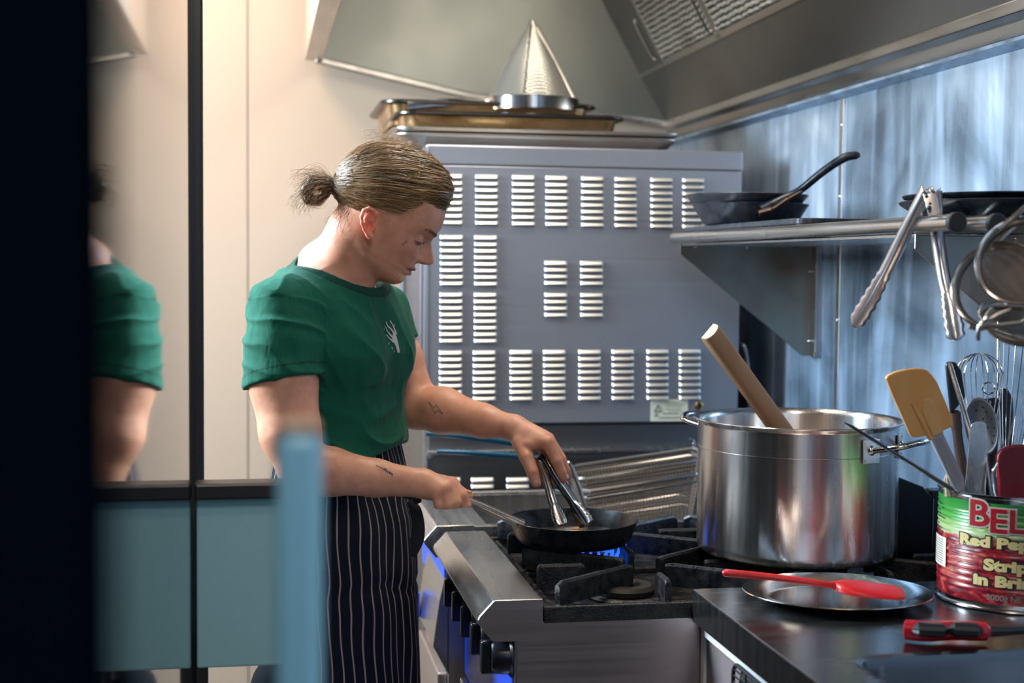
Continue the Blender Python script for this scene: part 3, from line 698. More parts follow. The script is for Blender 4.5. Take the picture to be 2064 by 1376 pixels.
# ================================================================ tongs in her other hand
def tong_arm(mb, pts, wid, up, n=6, flat=.22):
    mb.tube(pts, wid, 12, flat=flat, up=up)
tg = empty('steel_tongs', P(1092,925,y=2.49), 'steel tongs with a black hinge held in the hand above the frying pan', 'tongs')
M['tongsteel'] = mat('tong_steel', (.70,.68,.70), .24, .92)
def scallop_arm(path, wid, face, name, parent, head=.3, amp=.14, wmax=1.7, m_=M['chrome']):
    """channel shaped arm that widens into a scalloped spoon tip; face = normal of the blade"""
    p = bez(path, 14); n = len(p); t = np.gradient(p, axis=0); t /= np.linalg.norm(t, axis=1)[:, None]
    face = np.asarray(face, float); mb = MB(); rows = []
    s = np.linspace(0, 1, n)
    for i in range(n):
        f = nrm(face - t[i]*(face @ t[i])); w_ = np.cross(t[i], f)
        k = wid
        if s[i] > 1-head:
            q = (s[i]-(1-head))/head; k = wid*(1+(wmax-1)*math.sin(min(q*1.35,1)*math.pi/2))*(1-max(0,(q-.86)/.14)**2*.75)*(1+amp*math.cos(q*2*math.pi*5.5))
            dp = .42
        else: dp = .75
        rows.append([p[i]+w_*k*a - f*k*dp*(a*a) for a in (-1,-.7,-.35,0,.35,.7,1)])
    vs = np.array(rows).reshape(-1,3); m7 = 7
    mb.add(vs, [[i*m7+j, i*m7+j+1, (i+1)*m7+j+1, (i+1)*m7+j] for i in range(n-1) for j in range(6)])
    return mb.build(name, m_, parent, solid=.0012)
vw = nrm(CAM-P(1130,1000,y=2.48)); 
tipL = P(1134,1058,y=2.43); tipR = P(1182,1060,y=2.45); hin = P(1090,922,y=2.50)
scallop_arm([hin+V(-.003,0,.0), P(1104,965,y=2.475), P(1117,1010,y=2.452), tipL], .0085, V(.35,0,.1)+vw*1.0, 'tong_arm', tg)
scallop_arm([hin+V(.003,.0,.0), P(1118,960,y=2.485), P(1152,1010,y=2.468), tipR], .0095, V(-.45,-.1,-.1)+vw*1.0, 'tong_arm', tg)
MB().tube(bez([hin+V(-.004,0,.004), hin+V(.004,0,-.004), P(1108,950,y=2.488), P(1128,982,y=2.475), P(1140,1000,y=2.468)], 5), [.008]*6+[.007]*5+[.0055]*5+[.004]*5, 12, flat=.8).build('black_grip', M['black'], tg)

# ================================================================ shelf of steel tubes
sh = empty('tube_shelf', (1.12, 2.5, 1.46), 'wall shelf of stainless tubes with black end caps on triangular brackets', 'shelf')
TZ = 1.484; xs = [.953, 1.013, 1.075, 1.137, 1.199, 1.26]
for i, x in enumerate(xs):
    zo = 0 if i == 0 else -.001
    t_ = MB().tube([(x, 1.845, TZ+zo), (x, 3.20, TZ+zo)], .0118, 20).build('tube', M['ss'], sh)
    MB().tube([(x, 1.836, TZ+zo), (x, 1.848, TZ+zo)], [.0142,.0142], 20).build('end_cap', M['rubber'], t_, bevel=.002)
    MB().tube([(x, 3.197, TZ+zo), (x, 3.206, TZ+zo)], .0120, 16).build('end_cap', M['ss'], t_)
MB().box((.965,1.99,TZ-.0175),(WX-.01,3.19,TZ-.0135)).build('tie_plate', M['ss'], sh, smooth=False)
def bracket(yb, t=.004):
    pts = [P(1378,493,y=3.19), P(1645,497,y=3.19), P(1648,742,y=3.19), P(1625,742,y=3.19)]
    X = lambda p: p[0]
    x0, x1 = .962, WX-.012; zt = TZ-.014
    b = MB().prism([V(x0,yb,zt), V(x1,yb,zt), V(x1,yb,zt-.26), V(x1-.022,yb,zt-.26), V(x0,yb,zt-.022)], V(0,t,0)).build('bracket', M['bracket'], sh, smooth=False, bevel=.001)
    MB().box((x1-.004,yb-.03 if yb > 2.5 else yb,zt-.26),(WX-.001,yb+.03,zt)).build('wall_flange', M['ss'], b, smooth=False, bevel=.001)
    MB().box((x0,yb-.0,zt-.003),(x1,yb+.03,zt+.001)).build('top_flange', M['ss'], b, smooth=False, bevel=.001)
    for x, z in ((x0+.035, zt-.005),(x0+.16, zt-.005)): MB().ball((x, yb-.002, z), .0042, 6).build('screw', M['chrome'], b)
    for z in (zt-.06, zt-.225): MB().ball((x1-.008, yb-.002, z), .0038, 6).build('screw', M['chrome'], b)
M['bracket'] = steel('bracket_steel', (.36,.35,.31), .34, (3,3,3), .06, c2=(.20,.10,.05), amt=.8)
bracket(3.185); bracket(1.985)

# ---- things on the shelf
def pan(name, c, r, z, h, label, tilt=0, m_=None, hdir=None, group=None, pivot=None):
    t = empty(name, (c[0], c[1], z), label, 'frying pan', group)
    pr = [(.001,0),(r*.72,0),(r*.80,.004),(r-.003,h-.004),(r,h),(r-.0018,h+.0016),(r-.004,h-.002),(r*.77,.006),(r*.7,.0035),(.001,.0035)]
    a = R_(tilt); A = np.array([(math.cos(a),0,math.sin(a)),(0,1,0),(-math.sin(a),0,math.cos(a))])
    MB().lathe(pr, V(c[0],c[1],z), 64, A).build('pan_body', m_ or M['panblue'], t, angle=60)
    return t
SZ = TZ+.0125
# thin black tray lying on the tubes at the far end
bt = MB().prism(rr(.958,1.27,2.44,3.18,.03,SZ), V(0,0,.012)).build('baking_sheet', M['panblue'], smooth=False, bevel=.003)
tag(bt, 'thin black baking sheet lying under the two pans on the shelf', 'baking sheet')
pz = SZ+.0125
c1 = (P(1512,420,y=2.96)[0], 2.96)
p1 = pan('frying_pan', c1, .126, pz, .044, 'dark blued frying pan at the bottom of the pair on the shelf')
p2 = pan('frying_pan', (c1[0]-.008, c1[1]), .132, pz+.028, .036, 'dark frying pan with a long raised handle stacked in another pan on the shelf')
h0 = P(1548,418,y=2.84)
MB().tube(bez([h0+V(-.012,0,-.008), P(1572,404,y=2.83), P(1610,385,y=2.81), P(1660,345,y=2.77), P(1702,318,y=2.74), P(1733,312,y=2.73)], 7), np.interp(np.linspace(0,1,36),[0,.12,.4,.8,.95,1],[.022,.016,.0115,.013,.012,.007]), 14, flat=.7, up=(0,0,1)).build('pan_handle', M['pan'], p2)
MB().tube([P(1716,315,y=2.733)+V(0,0,.0052), P(1728,313,y=2.729)+V(0,0,.0052)], .0038, 8, flat=.25, up=(0,0,1)).build('hanging_hole', M['white'], p2)
MB().tube(bez([P(1530,430,y=2.83), P(1560,420,y=2.82), P(1590,400,y=2.80), P(1618,385,y=2.78)], 7), [.017]*7+[.012]*7+[.008]*7+[.003], 12, flat=.4, up=(0,0,1)).build('pan_handle', mat('scorched_handle', (.10,.045,.02), .5, .4, noise=((50,50,50), .8, (.01,.012,.02))), p1)
# black pans at the near end
for k, (r, hh, dz, lb) in enumerate(((.155,.026,0,'wide black pan lying at the near end of the shelf, lower one'), (.150,.016,.020,'shallow black pan resting on another at the near end of the shelf'))):
    pan('shallow_pan', (1.145, 2.07), r, SZ+dz, hh, lb, m_=M['pan'])

# ---- tongs hung over the front tube
ht = empty('hanging_tongs', P(1870,385,x=.945), 'steel tongs hung open over the front tube of the shelf', 'tongs')
hj = P(1866,384,x=.940)
scallop_arm([hj, P(1832,450,x=.934), P(1790,535,x=.930), P(1755,600,x=.928), P(1719,658,x=.926)], .0100, V(-.5,-.85,.1), 'tong_arm', ht, head=.42, wmax=1.35, amp=.10, m_=M['tongsteel'])
scallop_arm([hj+V(.012,-.006,0), P(1890,470,x=.975), P(1903,560,x=.980), P(1915,610,x=.982), P(1928,686,x=.984)], .0092, V(-.4,-.9,.1), 'tong_arm', ht, head=.36, wmax=1.45, amp=.10, m_=M['tongsteel'])
k0, k1 = P(1870,380,x=.945), P(1884,432,x=.952); ax = nrm(k1-k0)
hb = MB().obox((k0+k1)/2, [ax, nrm(np.cross(ax, nrm(CAM-k0))), nrm(CAM-k0)], (np.linalg.norm(k1-k0)/2+.001, .0085, .0022)).build('hinge_plate', M['pot'], ht, bevel=.001)
for px, py, r in ((1868,395,.0024),(1875,410,.0022),(1873,419,.0036)):
    MB().ball(P(px,py,x=.943)+nrm(CAM-k0)*.003, r, 7).build('hinge_hole', M['black'], hb)

# ---- wire sieves hanging at the right
def sieve(c, r, nrm_, label, hand, depth=.55, ridge=.0024, dark=True):
    n = nrm(nrm_); a = nrm(np.cross(n, V(0,0,1))); b = np.cross(n, a)
    t = empty('wire_sieve', c, label, 'sieve', 'wire sieves hanging from the shelf end')
    k = np.arange(48)*2*np.pi/48
    rim = c + r*(np.cos(k)[:,None]*a + np.sin(k)[:,None]*b)
    MB().tube(rim, ridge*.8, 8, closed=True).build('rim', M['chrome'], t)
    MB().lathe([(r-.002,.0),(r-.005,-.016*r/.1),(r-.006,-.022*r/.1)], c, 48, np.array([a,b,n])).build('rim_band', M['wire'], t, solid=.001)
    mb = MB(); m_ = 26
    def surf(u, v):  # u,v in -1..1 on the square, kept inside the circle
        q = u*u+v*v
        return c + (a*u+b*v)*(r-.006) - n*(r*depth*math.sqrt(max(0, 1-q*.92)) - r*depth*.28+.012)
    for i in range(-m_, m_+1):
        u = i/(m_+.5); e = math.sqrt(1-u*u)
        pts = np.linspace(-e, e, 17)
        mb.tube([surf(u, v) for v in pts], .00042, 3, cap=False); mb.tube([surf(v, u) for v in pts], .00042, 3, cap=False)
    tag(mb.build('wire_mesh', M['basket'], t, smooth=False, recalc=False), kind='stuff')
    MB().tube(bez(hand, 6), .0034, 8).build('handle', M['wire'], t)
    return t
YS = 1.66
cA = P(2062,525,y=YS); sieve(cA, .058, V(-.62,-.75,.30), 'large wire sieve hanging nearest the viewer at the right edge', [P(2012,462,y=YS+.01), P(2040,440,y=YS+.01), P(2080,405,y=YS+.02)])
cB = P(2010,575,y=1.74); sieve(cB, .060, V(-.70,-.70,.28), 'wire sieve hanging behind the largest one beside the bracket', [P(1996,505,y=1.76), P(2030,470,y=1.77), P(2090,420,y=1.78)])
cC = P(2058,640,y=1.70); sieve(cC, .053, V(-.05,-.45,.95), 'lowest wire sieve hanging bowl down over the whisks', [P(2000,645,y=1.70), P(1985,660,y=1.70), P(1970,662,y=1.70), P(1952,657,y=1.70)])
mb = MB(); mb.tube(bez([P(2040,622,y=1.66), P(2000,640,y=1.67), P(1978,652,y=1.67), P(1972,668,y=1.67), P(1972,686,y=1.67)], 5), .0028, 8); mb.tube(bez([P(2000,622,y=1.68), P(1988,640,y=1.67), P(1995,655,y=1.67), P(2060,650,y=1.66)], 5), .0028, 8)
tag(mb.build('sieve_hook', M['wire']), 'bent steel rest hooks below the hanging sieves', 'hook')

# ================================================================ trays on the oven
def tray(name, x0, x1, y0, y1, z, h, lip, m_, mr, label, r=.04, flare=.012, cat='tray', t=.002):
    e = empty(name, ((x0+x1)/2, (y0+y1)/2, z), label, cat)
    R0 = [rr(x0+flare,x1-flare,y0+flare,y1-flare,r,z), rr(x0+lip,x1-lip,y0+lip,y1-lip,r,z+h-.004), rr(x0+lip*.6,x1-lip*.6,y0+lip*.6,y1-lip*.6,r+.004,z+h-.001)]
    n = len(R0[0]); mb = MB(); mb.loft(R0, cap=False); mb.f.append([i for i in range(n)][::-1])
    mb.build('pan_sides', m_, e, solid=t)
    R1 = rr(x0+lip*.5,x1-lip*.5,y0+lip*.5,y1-lip*.5,r+.006,z+h)
    MB().tube(R1, lip*.5, 10, closed=True, flat=.55, up=(0,0,1)).build('rolled_rim', mr, e)
    return e
T0 = OZ+.001
tray('sheet_tray', .317, 1.032, 3.405, 3.90, T0, .028, .010, M['tray'], M['tray'], 'wide pale aluminium sheet tray lying directly on top of the oven', flare=.035)
tray('sheet_tray', .316, 1.034, 3.400, 3.905, T0+.014, .028, .010, M['tray'], M['tray'], 'upper pale aluminium sheet tray nested in the one on the oven', flare=.035)
tray('roasting_tin', .325, .905, 3.45, 3.88, T0+.033, .050, .020, M['roast'], M['roastdark'], 'browned roasting tin standing in the sheet trays, longer than the one above', cat='roasting tin', flare=.03)
tray('roasting_tin', .300, .862, 3.58, 4.02, T0+.068, .056, .022, M['roast'], M['roastdark'], 'dark rimmed roasting tin on top of the stack under the cone strainer', cat='roasting tin', flare=.03)
# conical strainer, point up
cc = V(.698, 3.66, 0); zr = P(1078,222,y=3.60)[2]; za = P(1085,40,y=3.66)[2]
cs = empty('cone_strainer', (cc[0],cc[1],zr), 'shiny conical strainer standing point up on the roasting tins', 'strainer')
rb = (P(1172,205,y=3.66)[0]-P(984,205,y=3.66)[0])/2*.985
def conemat():
    m_, nt, b = newmat('perforated_cone'); b.inputs['Metallic'].default_value = .85; b.inputs['Base Color'].default_value = (.78,.76,.70,1); b.inputs['Roughness'].default_value = .30
    tc = N(nt, 'ShaderNodeTexCoord'); vo = N(nt, 'ShaderNodeTexVoronoi'); vo.inputs['Scale'].default_value = 210; vo.inputs['Randomness'].default_value = .15
    nt.links.new(tc.outputs['Object'], vo.inputs['Vector']); bp = N(nt, 'ShaderNodeBump'); bp.inputs['Strength'].default_value = .9; bp.inputs['Distance'].default_value = .002
    nt.links.new(vo.outputs['Distance'], bp.inputs['Height']); nt.links.new(bp.outputs[0], b.inputs['Normal']); return m_
rbz = zr+.030
MB().lathe([(rb-.001,rbz),(rb*.93,rbz+.006),(rb*.55,rbz+(za-rbz)*.46),(.012,za-.016),(.0085,za-.004),(.004,za),(.0005,za+.0005)], cc, 72).build('cone', conemat(), cs, angle=70)
MB().lathe([(rb,zr),(rb+.0015,zr+.001),(rb+.0015,zr+.031),(rb-.001,zr+.033)], cc, 72).build('rim_band', M['chrome'], cs, solid=.001)
for a in (250, 330, 120): 
    d = V(math.cos(R_(a)), math.sin(R_(a)), 0)
    MB().tube([cc+d*(rb*.95)+V(0,0,rbz+.004), cc+d*(.016)+V(0,0,za-.018)], .0028, 6).build('cone_seam', M['chrome'], cs)
pts = [cc+V(-rb*.96,-.03,zr+.016), V(cc[0]-rb-.10, 3.60, zr+.014), P(822,214,y=3.58)]
MB().tube(bez(pts, 5), .011, 10, flat=.16, up=(0,-1,0)).build('handle', M['chrome'], cs)
# ================================================================ can of utensils
cp = P(2042,1205,z=CZ); canc = V(cp[0]-.003, cp[1], CZ+.0008); CRD = .1125
czt = P(2042,1006,y=canc[1]-CRD)[2]; CH = czt-canc[2]
can = empty('food_can', canc, 'big ribbed food can with green and red pepper label, full of kitchen utensils', 'can')
prof = [(.001,0),(CRD-.004,0),(CRD+.001,.001),(CRD+.0015,.004),(CRD-.0015,.006)]
nrib = 15
for i in range(nrib*6+1):
    t = i/(nrib*6); z = .010+(CH-.020)*t; amp = .0009 if .12 < t < .9 else 0
    prof.append((CRD-.001+amp*math.cos(2*math.pi*nrib*t), z))
prof += [(CRD-.0015,CH-.006),(CRD+.0015,CH-.004),(CRD+.0015,CH-.0005),(CRD-.0005,CH),(CRD-.002,CH-.003),(CRD-.003,.01),(.001,.008)]
def canmat():
    m_, nt, b = newmat('pepper_label'); b.inputs['Roughness'].default_value = .28
    tc = N(nt, 'ShaderNodeTexCoord'); sp = N(nt, 'ShaderNodeSeparateXYZ'); nt.links.new(tc.outputs['Object'], sp.inputs[0])
    n1 = N(nt, 'ShaderNodeTexNoise'); n1.inputs['Scale'].default_value = 26; n1.inputs['Detail'].default_value = 4; nt.links.new(tc.outputs['Object'], n1.inputs['Vector'])
    ad = N(nt, 'ShaderNodeMath', operation='MULTIPLY_ADD'); ad.inputs[1].default_value = .022; nt.links.new(n1.outputs['Fac'], ad.inputs[0]); nt.links.new(sp.outputs['Z'], ad.inputs[2])
    mr = N(nt, 'ShaderNodeMapRange'); mr.inputs['From Min'].default_value = .011; mr.inputs['From Max'].default_value = CH+.011; nt.links.new(ad.outputs[0], mr.inputs[0])
    g = N(nt, 'ShaderNodeValToRGB'); cr = g.color_ramp
    cr.elements[0].position = .0; cr.elements[0].color = (.09,.012,.016,1); cr.elements[1].position = .995; cr.elements[1].color = (.02,.16,.05,1)
    for p_, c_ in ((.06,(.20,.16,.11)),(.075,(.20,.02,.02)),(.60,(.46,.016,.022)),(.615,(.36,.42,.22)),(.68,(.27,.40,.15)),(.76,(.06,.28,.045)),(.9,(.02,.19,.03))):
        e = cr.elements.new(p_); e.color = (*c_, 1)
    nt.links.new(mr.outputs[0], g.inputs[0])
    mp = N(nt, 'ShaderNodeMapping'); mp.inputs['Scale'].default_value = (30,30,75); mp.inputs['Rotation'].default_value = (.5,.3,0); nt.links.new(tc.outputs['Object'], mp.inputs[0])
    n2 = N(nt, 'ShaderNodeTexNoise'); n2.inputs['Scale'].default_value = 1.0; n2.inputs['Detail'].default_value = 3; n2.inputs['Distortion'].default_value = 1.2; nt.links.new(mp.outputs[0], n2.inputs['Vector'])
    r2 = N(nt, 'ShaderNodeValToRGB'); e = r2.color_ramp.elements; e[0].position = .34; e[0].color = (.07,.004,.01,1); e[1].position = .68; e[1].color = (.42,.10,.07,1)
    q = r2.color_ramp.elements.new(.5); q.color = (.24,.008,.016,1); nt.links.new(n2.outputs['Fac'], r2.inputs[0])
    st = N(nt, 'ShaderNodeMapRange'); st.inputs['From Min'].default_value = .600; st.inputs['From Max'].default_value = .612; nt.links.new(mr.outputs[0], st.inputs[0])
    mx = N(nt, 'ShaderNodeMix', data_type='RGBA'); nt.links.new(st.outputs[0], mx.inputs[0]); nt.links.new(r2.outputs[0], mx.inputs[6]); nt.links.new(g.outputs[0], mx.inputs[7])
    nt.links.new(mx.outputs[2], b.inputs['Base Color']); return m_
MB().lathe(prof, canc, 128).build('can_body', M['chrome'], can, angle=50)
lp = [(CRD-.0006+(.0009*math.cos(2*math.pi*nrib*(i/(nrib*6))) if .12 < i/(nrib*6) < .9 else 0), .010+(CH-.020)*i/(nrib*6)) for i in range(1, nrib*6)]
lblm = canmat(); MB().lathe(lp, canc, 128).build('label', lblm, can, angle=50)
th0 = math.atan2(-canc[1], -canc[0])      # direction from the can to the viewer
def wrap_text(txt, size, th_deg, z, m_, name, bold=0, rr_=0.0012, parent=None, xs=1.0, shear=0):
    cu = bpy.data.curves.new('t', 'FONT'); cu.body = txt; cu.size = size; cu.offset = bold; cu.space_character = 1.0+bold*18; cu.resolution_u = 3; cu.shear = shear
    to = bpy.data.objects.new('t', cu); COL.objects.link(to)
    dg = bpy.context.evaluated_depsgraph_get(); me = bpy.data.meshes.new_from_object(to.evaluated_get(dg)); bpy.data.objects.remove(to)
    bm = bmesh.new(); bm.from_mesh(me); bmesh.ops.triangulate(bm, faces=bm.faces)
    for _ in range(2): bmesh.ops.subdivide_edges(bm, edges=[e for e in bm.edges if e.calc_length() > .006], cuts=1)
    for v in bm.verts:
        a = th0 + R_(th_deg) + v.co.x*xs/CRD; r = CRD+rr_
        v.co = Vector((r*math.cos(a), r*math.sin(a), z+v.co.y))
    bm.to_mesh(me); bm.free()
    o = link(bpy.data.objects.new(name, me)); me.materials.clear(); me.materials.append(m_); o.parent = parent; ORG[o.name] = canc; return o
zc = lambda py: P(2042, py, y=canc[1]-CRD)[2]-canc[2]
M['cream'] = mat('cream_print', (.55,.45,.20), .35); M['deepred'] = mat('red_print', (.28,.006,.012), .35); M['pinkwhite'] = mat('pale_print', (.42,.36,.34), .35); M['navy'] = mat('dark_print', (.015,.012,.02), .35); M['greyprint'] = mat('grey_print', (.16,.13,.12), .4)
labelo = bpy.data.objects['label']
for ch, th, sz, zz in (('B', -34.5, .0545, 1071), ('E', -18.0, .0500, 1081), ('L', -4.0, .0480, 1079), ('L', 9.0, .0480, 1081), ):
    wrap_text(ch, sz, th, zc(zz)+.001, M['pinkwhite'], 'printed_letter', .0034, .0009, labelo, 1.12)
    wrap_text(ch, sz, th, zc(zz)+.001, M['deepred'], 'printed_letter', .0009, .0015, labelo, 1.12)
for txt, th, sz, zz, c_, sh_ in (('Red Peppers', -41.5, .0212, 1111, 'cream', 0), ('Strips', -20.5, .0222, 1157, 'cream', 0), ('in Brine', -28.5, .0215, 1189, 'cream', 0)):
    wrap_text(txt, sz, th, zc(zz), M['navy'], 'printed_words', .0030, .0010, labelo, 1.45)
    wrap_text(txt, sz, th, zc(zz), M[c_], 'printed_words', .0013, .0016, labelo, 1.45)
wrap_text('3000g NET', .0125, -18, zc(1218), M['greyprint'], 'printed_weight', .0003, .0014, labelo)
for k in range(9):  # small print column at the far left of the label
    a0 = th0+R_(-84+2*(k % 2)); z = CH-.022-.0052*k - (.006 if k > 5 else 0)
    vs = [canc+V((CRD+.001)*math.cos(a), (CRD+.001)*math.sin(a), zz) for zz in (z, z+.0016) for a in (a0, a0+R_(10+5*(k % 3)))]
    MB().add(vs, [[0,1,3,2]]).build('printed_line', M['navy'], labelo, smooth=False)
vs = []; nn = 8
for j in (0, 1):
    for i in range(nn): a = th0+R_(-88+30*i/(nn-1)); vs.append(canc+V((CRD+.0012)*math.cos(a),(CRD+.0012)*math.sin(a), .052+.045*j))
bc = MB().add(vs, [[i,i+1,nn+i+1,nn+i] for i in range(nn-1)]).build('barcode_panel', M['paper'], labelo)
for k in range(11):
    vs = [canc+V((CRD+.0017)*math.cos(a),(CRD+.0017)*math.sin(a), zz) for zz in (.056+.0036*k, .056+.0036*k+.0012) for a in [th0+R_(-86+24*i/5) for i in range(6)]]
    MB().add(vs, [[i,i+1,7+i,6+i] for i in range(5)]).build('barcode_bar', M['greyprint'], labelo)
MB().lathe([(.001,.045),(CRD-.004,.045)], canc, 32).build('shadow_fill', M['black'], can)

# ---- utensils standing in the can
def fl(px, py, y): return P(px, py, y=y)
def plate_poly(pts, y, t, name, m_, parent, bevel=.0015, dy=0.0, **k):
    """flat piece through listed outline points, y may change with height"""
    ps = [P(a, b, y=(y if np.isscalar(y) else np.interp(b, *y))) for a, b in pts]
    n = nrm(np.cross(ps[1]-ps[0], ps[len(ps)//2]-ps[0])); 
    if n @ (CAM-ps[0]) < 0: n = -n
    return MB().prism(ps, -n*t).build(name, m_, parent, smooth=True, bevel=bevel, **k)
YC = canc[1]
sp = empty('amber_spatula', P(1930,975,y=YC-.04), 'big amber silicone spatula with a grey plastic handle standing leftmost in the can', 'spatula')
yr = ([740,950,1010],[YC-.075,YC-.052,YC-.025])
out = [(1786,763),(1790,757),(1805,750),(1825,745),(1843,743),(1858,743.5),(1870,747),(1880,756),(1890,770),(1905,805),(1921,845),(1922,855),(1919,861),(1900,869),(1870,878),(1850,882),(1840,882),(1835,877),(1818,838),(1800,798)]
plate_poly(out, yr, .007, 'blade', M['orange'], sp, bevel=.0025, seg=3)
def tilted(px, py): return P(px, py, y=np.interp(py, *yr))
MB().tube([tilted(1838,812), tilted(1856,845), tilted(1876,885)], [.0022,.0035,.0042], 10, flat=.9).build('ridge', M['orange'], sp)
core = [(1862,806),(1871,802),(1882,812),(1903,872),(1880,880),(1858,828)]
plate_poly([(a,b) for a,b in core], ([740,950],[YC-.0765,YC-.0535]), .004, 'core', mat('amber_core', (.60,.34,.12), .42), sp)
hdl = [(1874,880),(1901,871),(1944,962),(1949,1000),(1938,1000),(1924,984)]
h_ = plate_poly(hdl, yr, .009, 'handle', M['handleplastic'], sp, bevel=.002)
plate_poly([(1884,884),(1898,880),(1936,966),(1928,980)], ([740,950,1010],[YC-.0760,YC-.0530,YC-.026]), .002, 'handle_recess', mat('handle_recess', (.26,.26,.30), .45), sp, bevel=.0005)
# sharpening steel leaning left out of the can
rs = empty('sharpening_steel', P(1905,978,y=YC-.03), 'thin dark pointed steel rod leaning out of the can across the pot handle', 'sharpening steel')
ra, rb2, rcx = P(1700,850,y=YC-.095), P(1718,860,y=YC-.09), P(1902,975,y=YC-.02)
MB().tube([ra, rb2, rcx, rcx+nrm(rcx-rb2)*.06], [.0006,.0024,.0036,.0036], 10).build('rod', mat('dark_rod', (.10,.10,.11), .35, 1), rs)
# steel tong bar and black grip
tb = empty('tall_tongs', P(1950,900,y=YC+.02), 'closed steel tongs with black grips standing tall behind the amber spatula', 'tongs')
MB().tube([P(1913,729,y=YC-.03), P(1915,735,y=YC-.03), P(1955,868,y=YC-.012), P(1975,1010,y=YC+.01)], [.003,.0052,.0060,.006], 12, flat=.6).build('tong_arm', M['ss'], tb)
plate_poly([(1908,738),(1912,728),(1928,730),(1940,745),(1948,800),(1930,822),(1918,834)], YC+.012, .008, 'black_grip', M['black'], tb, bevel=.003)
wl = empty('wooden_spoon', P(1940,950,y=YC+.03), 'dark worn wooden handle standing between the amber spatula and the palette knife', 'spoon')
MB().tube(bez([P(1925,826,y=YC+.02), P(1927,850,y=YC+.02), P(1934,905,y=YC+.02), P(1950,990,y=YC+.02), P(1955,1040,y=YC+.02)], 5), [.004]+[.0085]*6+[.0075]*6+[.005]*8, 12).build('shaft', mat('dark_wood', (.055,.032,.028), .35), wl)
# round whisk
def whisk(name, top, mid, bot, R, n, wr, label, wires_y):
    t = empty(name, bot, label, 'whisk', 'wire whisks standing in the can')
    ax = nrm(top-bot); s = nrm(np.cross(ax, nrm(CAM-top))); f = np.cross(s, ax); L = np.linalg.norm(top-bot)
    for k in range(n):
        a = math.pi*k/n+.15; d = s*math.cos(a)+f*math.sin(a); pts = []
        for i in range(25):
            u = -1+2*i/24; ph = u*math.pi*.5
            rad = R*(math.sin(ph)) if True else 0
            hgt = L - R*(1-math.cos(ph))*1.0
            pts.append(bot+ax*hgt+d*rad)
        full = [bot+ax*.0-d*R*.12]+[bot+ax*(L-R)*.45-d*R*.62] + pts + [bot+ax*(L-R)*.45+d*R*.62]+[bot+ax*.0+d*R*.12]
        MB().tube(bez(full, 2), wr, 6).build('whisk_wire', M['chrome'], t)
    MB().tube([bot+ax*.02, bot-ax*.07], .0085, 10).build('handle', M['ss'], t)
    return t
b = P(1976,945,y=YC+.05); tp = P(1974,712,y=YC+.05)
whisk('round_whisk', tp, None, b, .036, 6, .0009, 'round balloon whisk standing behind the perforated spoon', None)
b = P(2030,985,y=YC+.02); tp = P(2078,560,y=YC+.06)
wk = whisk('long_whisk', tp, None, b, .045, 11, .0007, 'long thin wired whisk standing at the right edge of the picture', None)
# black handle with ring
kr = empty('black_handled_tool', P(1998,850,y=YC+.03), 'black handled tool with a bright hanging ring among the whisks', 'kitchen tool')
plate_poly([(1984,805),(2012,801),(2015,880),(2005,1010),(1990,1010)], YC+.045, .012, 'handle', M['black'], kr, bevel=.003)
k = np.arange(24)*2*np.pi/24; c = P(1993,782,y=YC+.04); u = nrm(np.cross(V(0,0,1), nrm(CAM-c)))
MB().tube(c+.0090*(np.cos(k)[:,None]*u+np.sin(k)[:,None]*V(0,0,1)), .0015, 8, closed=True).build('ring', M['chrome'], kr)
bt2 = plate_poly([(2017,790),(2022,782),(2034,784),(2044,800),(2046,860),(2040,1010),(2026,1010),(2020,860)], YC+.035, .010, 'black_turner', M['black'], None, bevel=.003)
tag(bt2, 'plain black rounded handle standing between the two whisks', 'kitchen tool')
# perforated spoon
ss = empty('perforated_spoon', P(1985,930,y=YC+.01), 'dark steel perforated spoon standing behind the palette knife', 'spoon')
c = P(1979,860,y=YC+.015); vd = nrm(CAM-c); ax = nrm(P(1970,800,y=YC+.02)-P(1990,925,y=YC+.01)); s = nrm(np.cross(ax, vd))
def spf(u, v):
    a = u*2*math.pi; r = v
    return c + s*(.0245*r*math.cos(a)) + ax*(.046*r*math.sin(a)) - vd*(.010*(1-r*r))
MB().grid(spf, 40, 8, closeu=True).build('bowl', M['ovendark'], ss, solid=.0012)
for (dx, dy) in ((.010,.022),(.016,.010),(.006,.030),(.018,-.004),(.016,-.016),(.012,-.027),(.004,.012),(.008,-.002),(-.004,.026)):
    q = (dx/.0245)**2+(dy/.046)**2
    MB().lathe([(.0002,.0),(.0017,.0)], c+s*dx+ax*dy-vd*(.010*(1-q))+vd*.0012, 10, np.array([s,ax,vd])).build('hole', M['black'], ss)
MB().tube([c-ax*.044-vd*.0, c-ax*.12], .0045, 8, flat=.4, up=vd).build('handle', M['ovendark'], ss)
# palette knife
pk = plate_poly([(1956,866),(1959,855),(1967,850),(1980,850),(1988,855),(1990,868),(1991,905),(1986,1020),(1941,1020),(1950,935)], ([850,1020],[YC-.045,YC-.015]), .0016, 'palette_knife', M['pot'], None, bevel=.0005)
tag(pk, 'flat wide dull steel palette knife standing in front of the perforated spoon', 'palette knife')
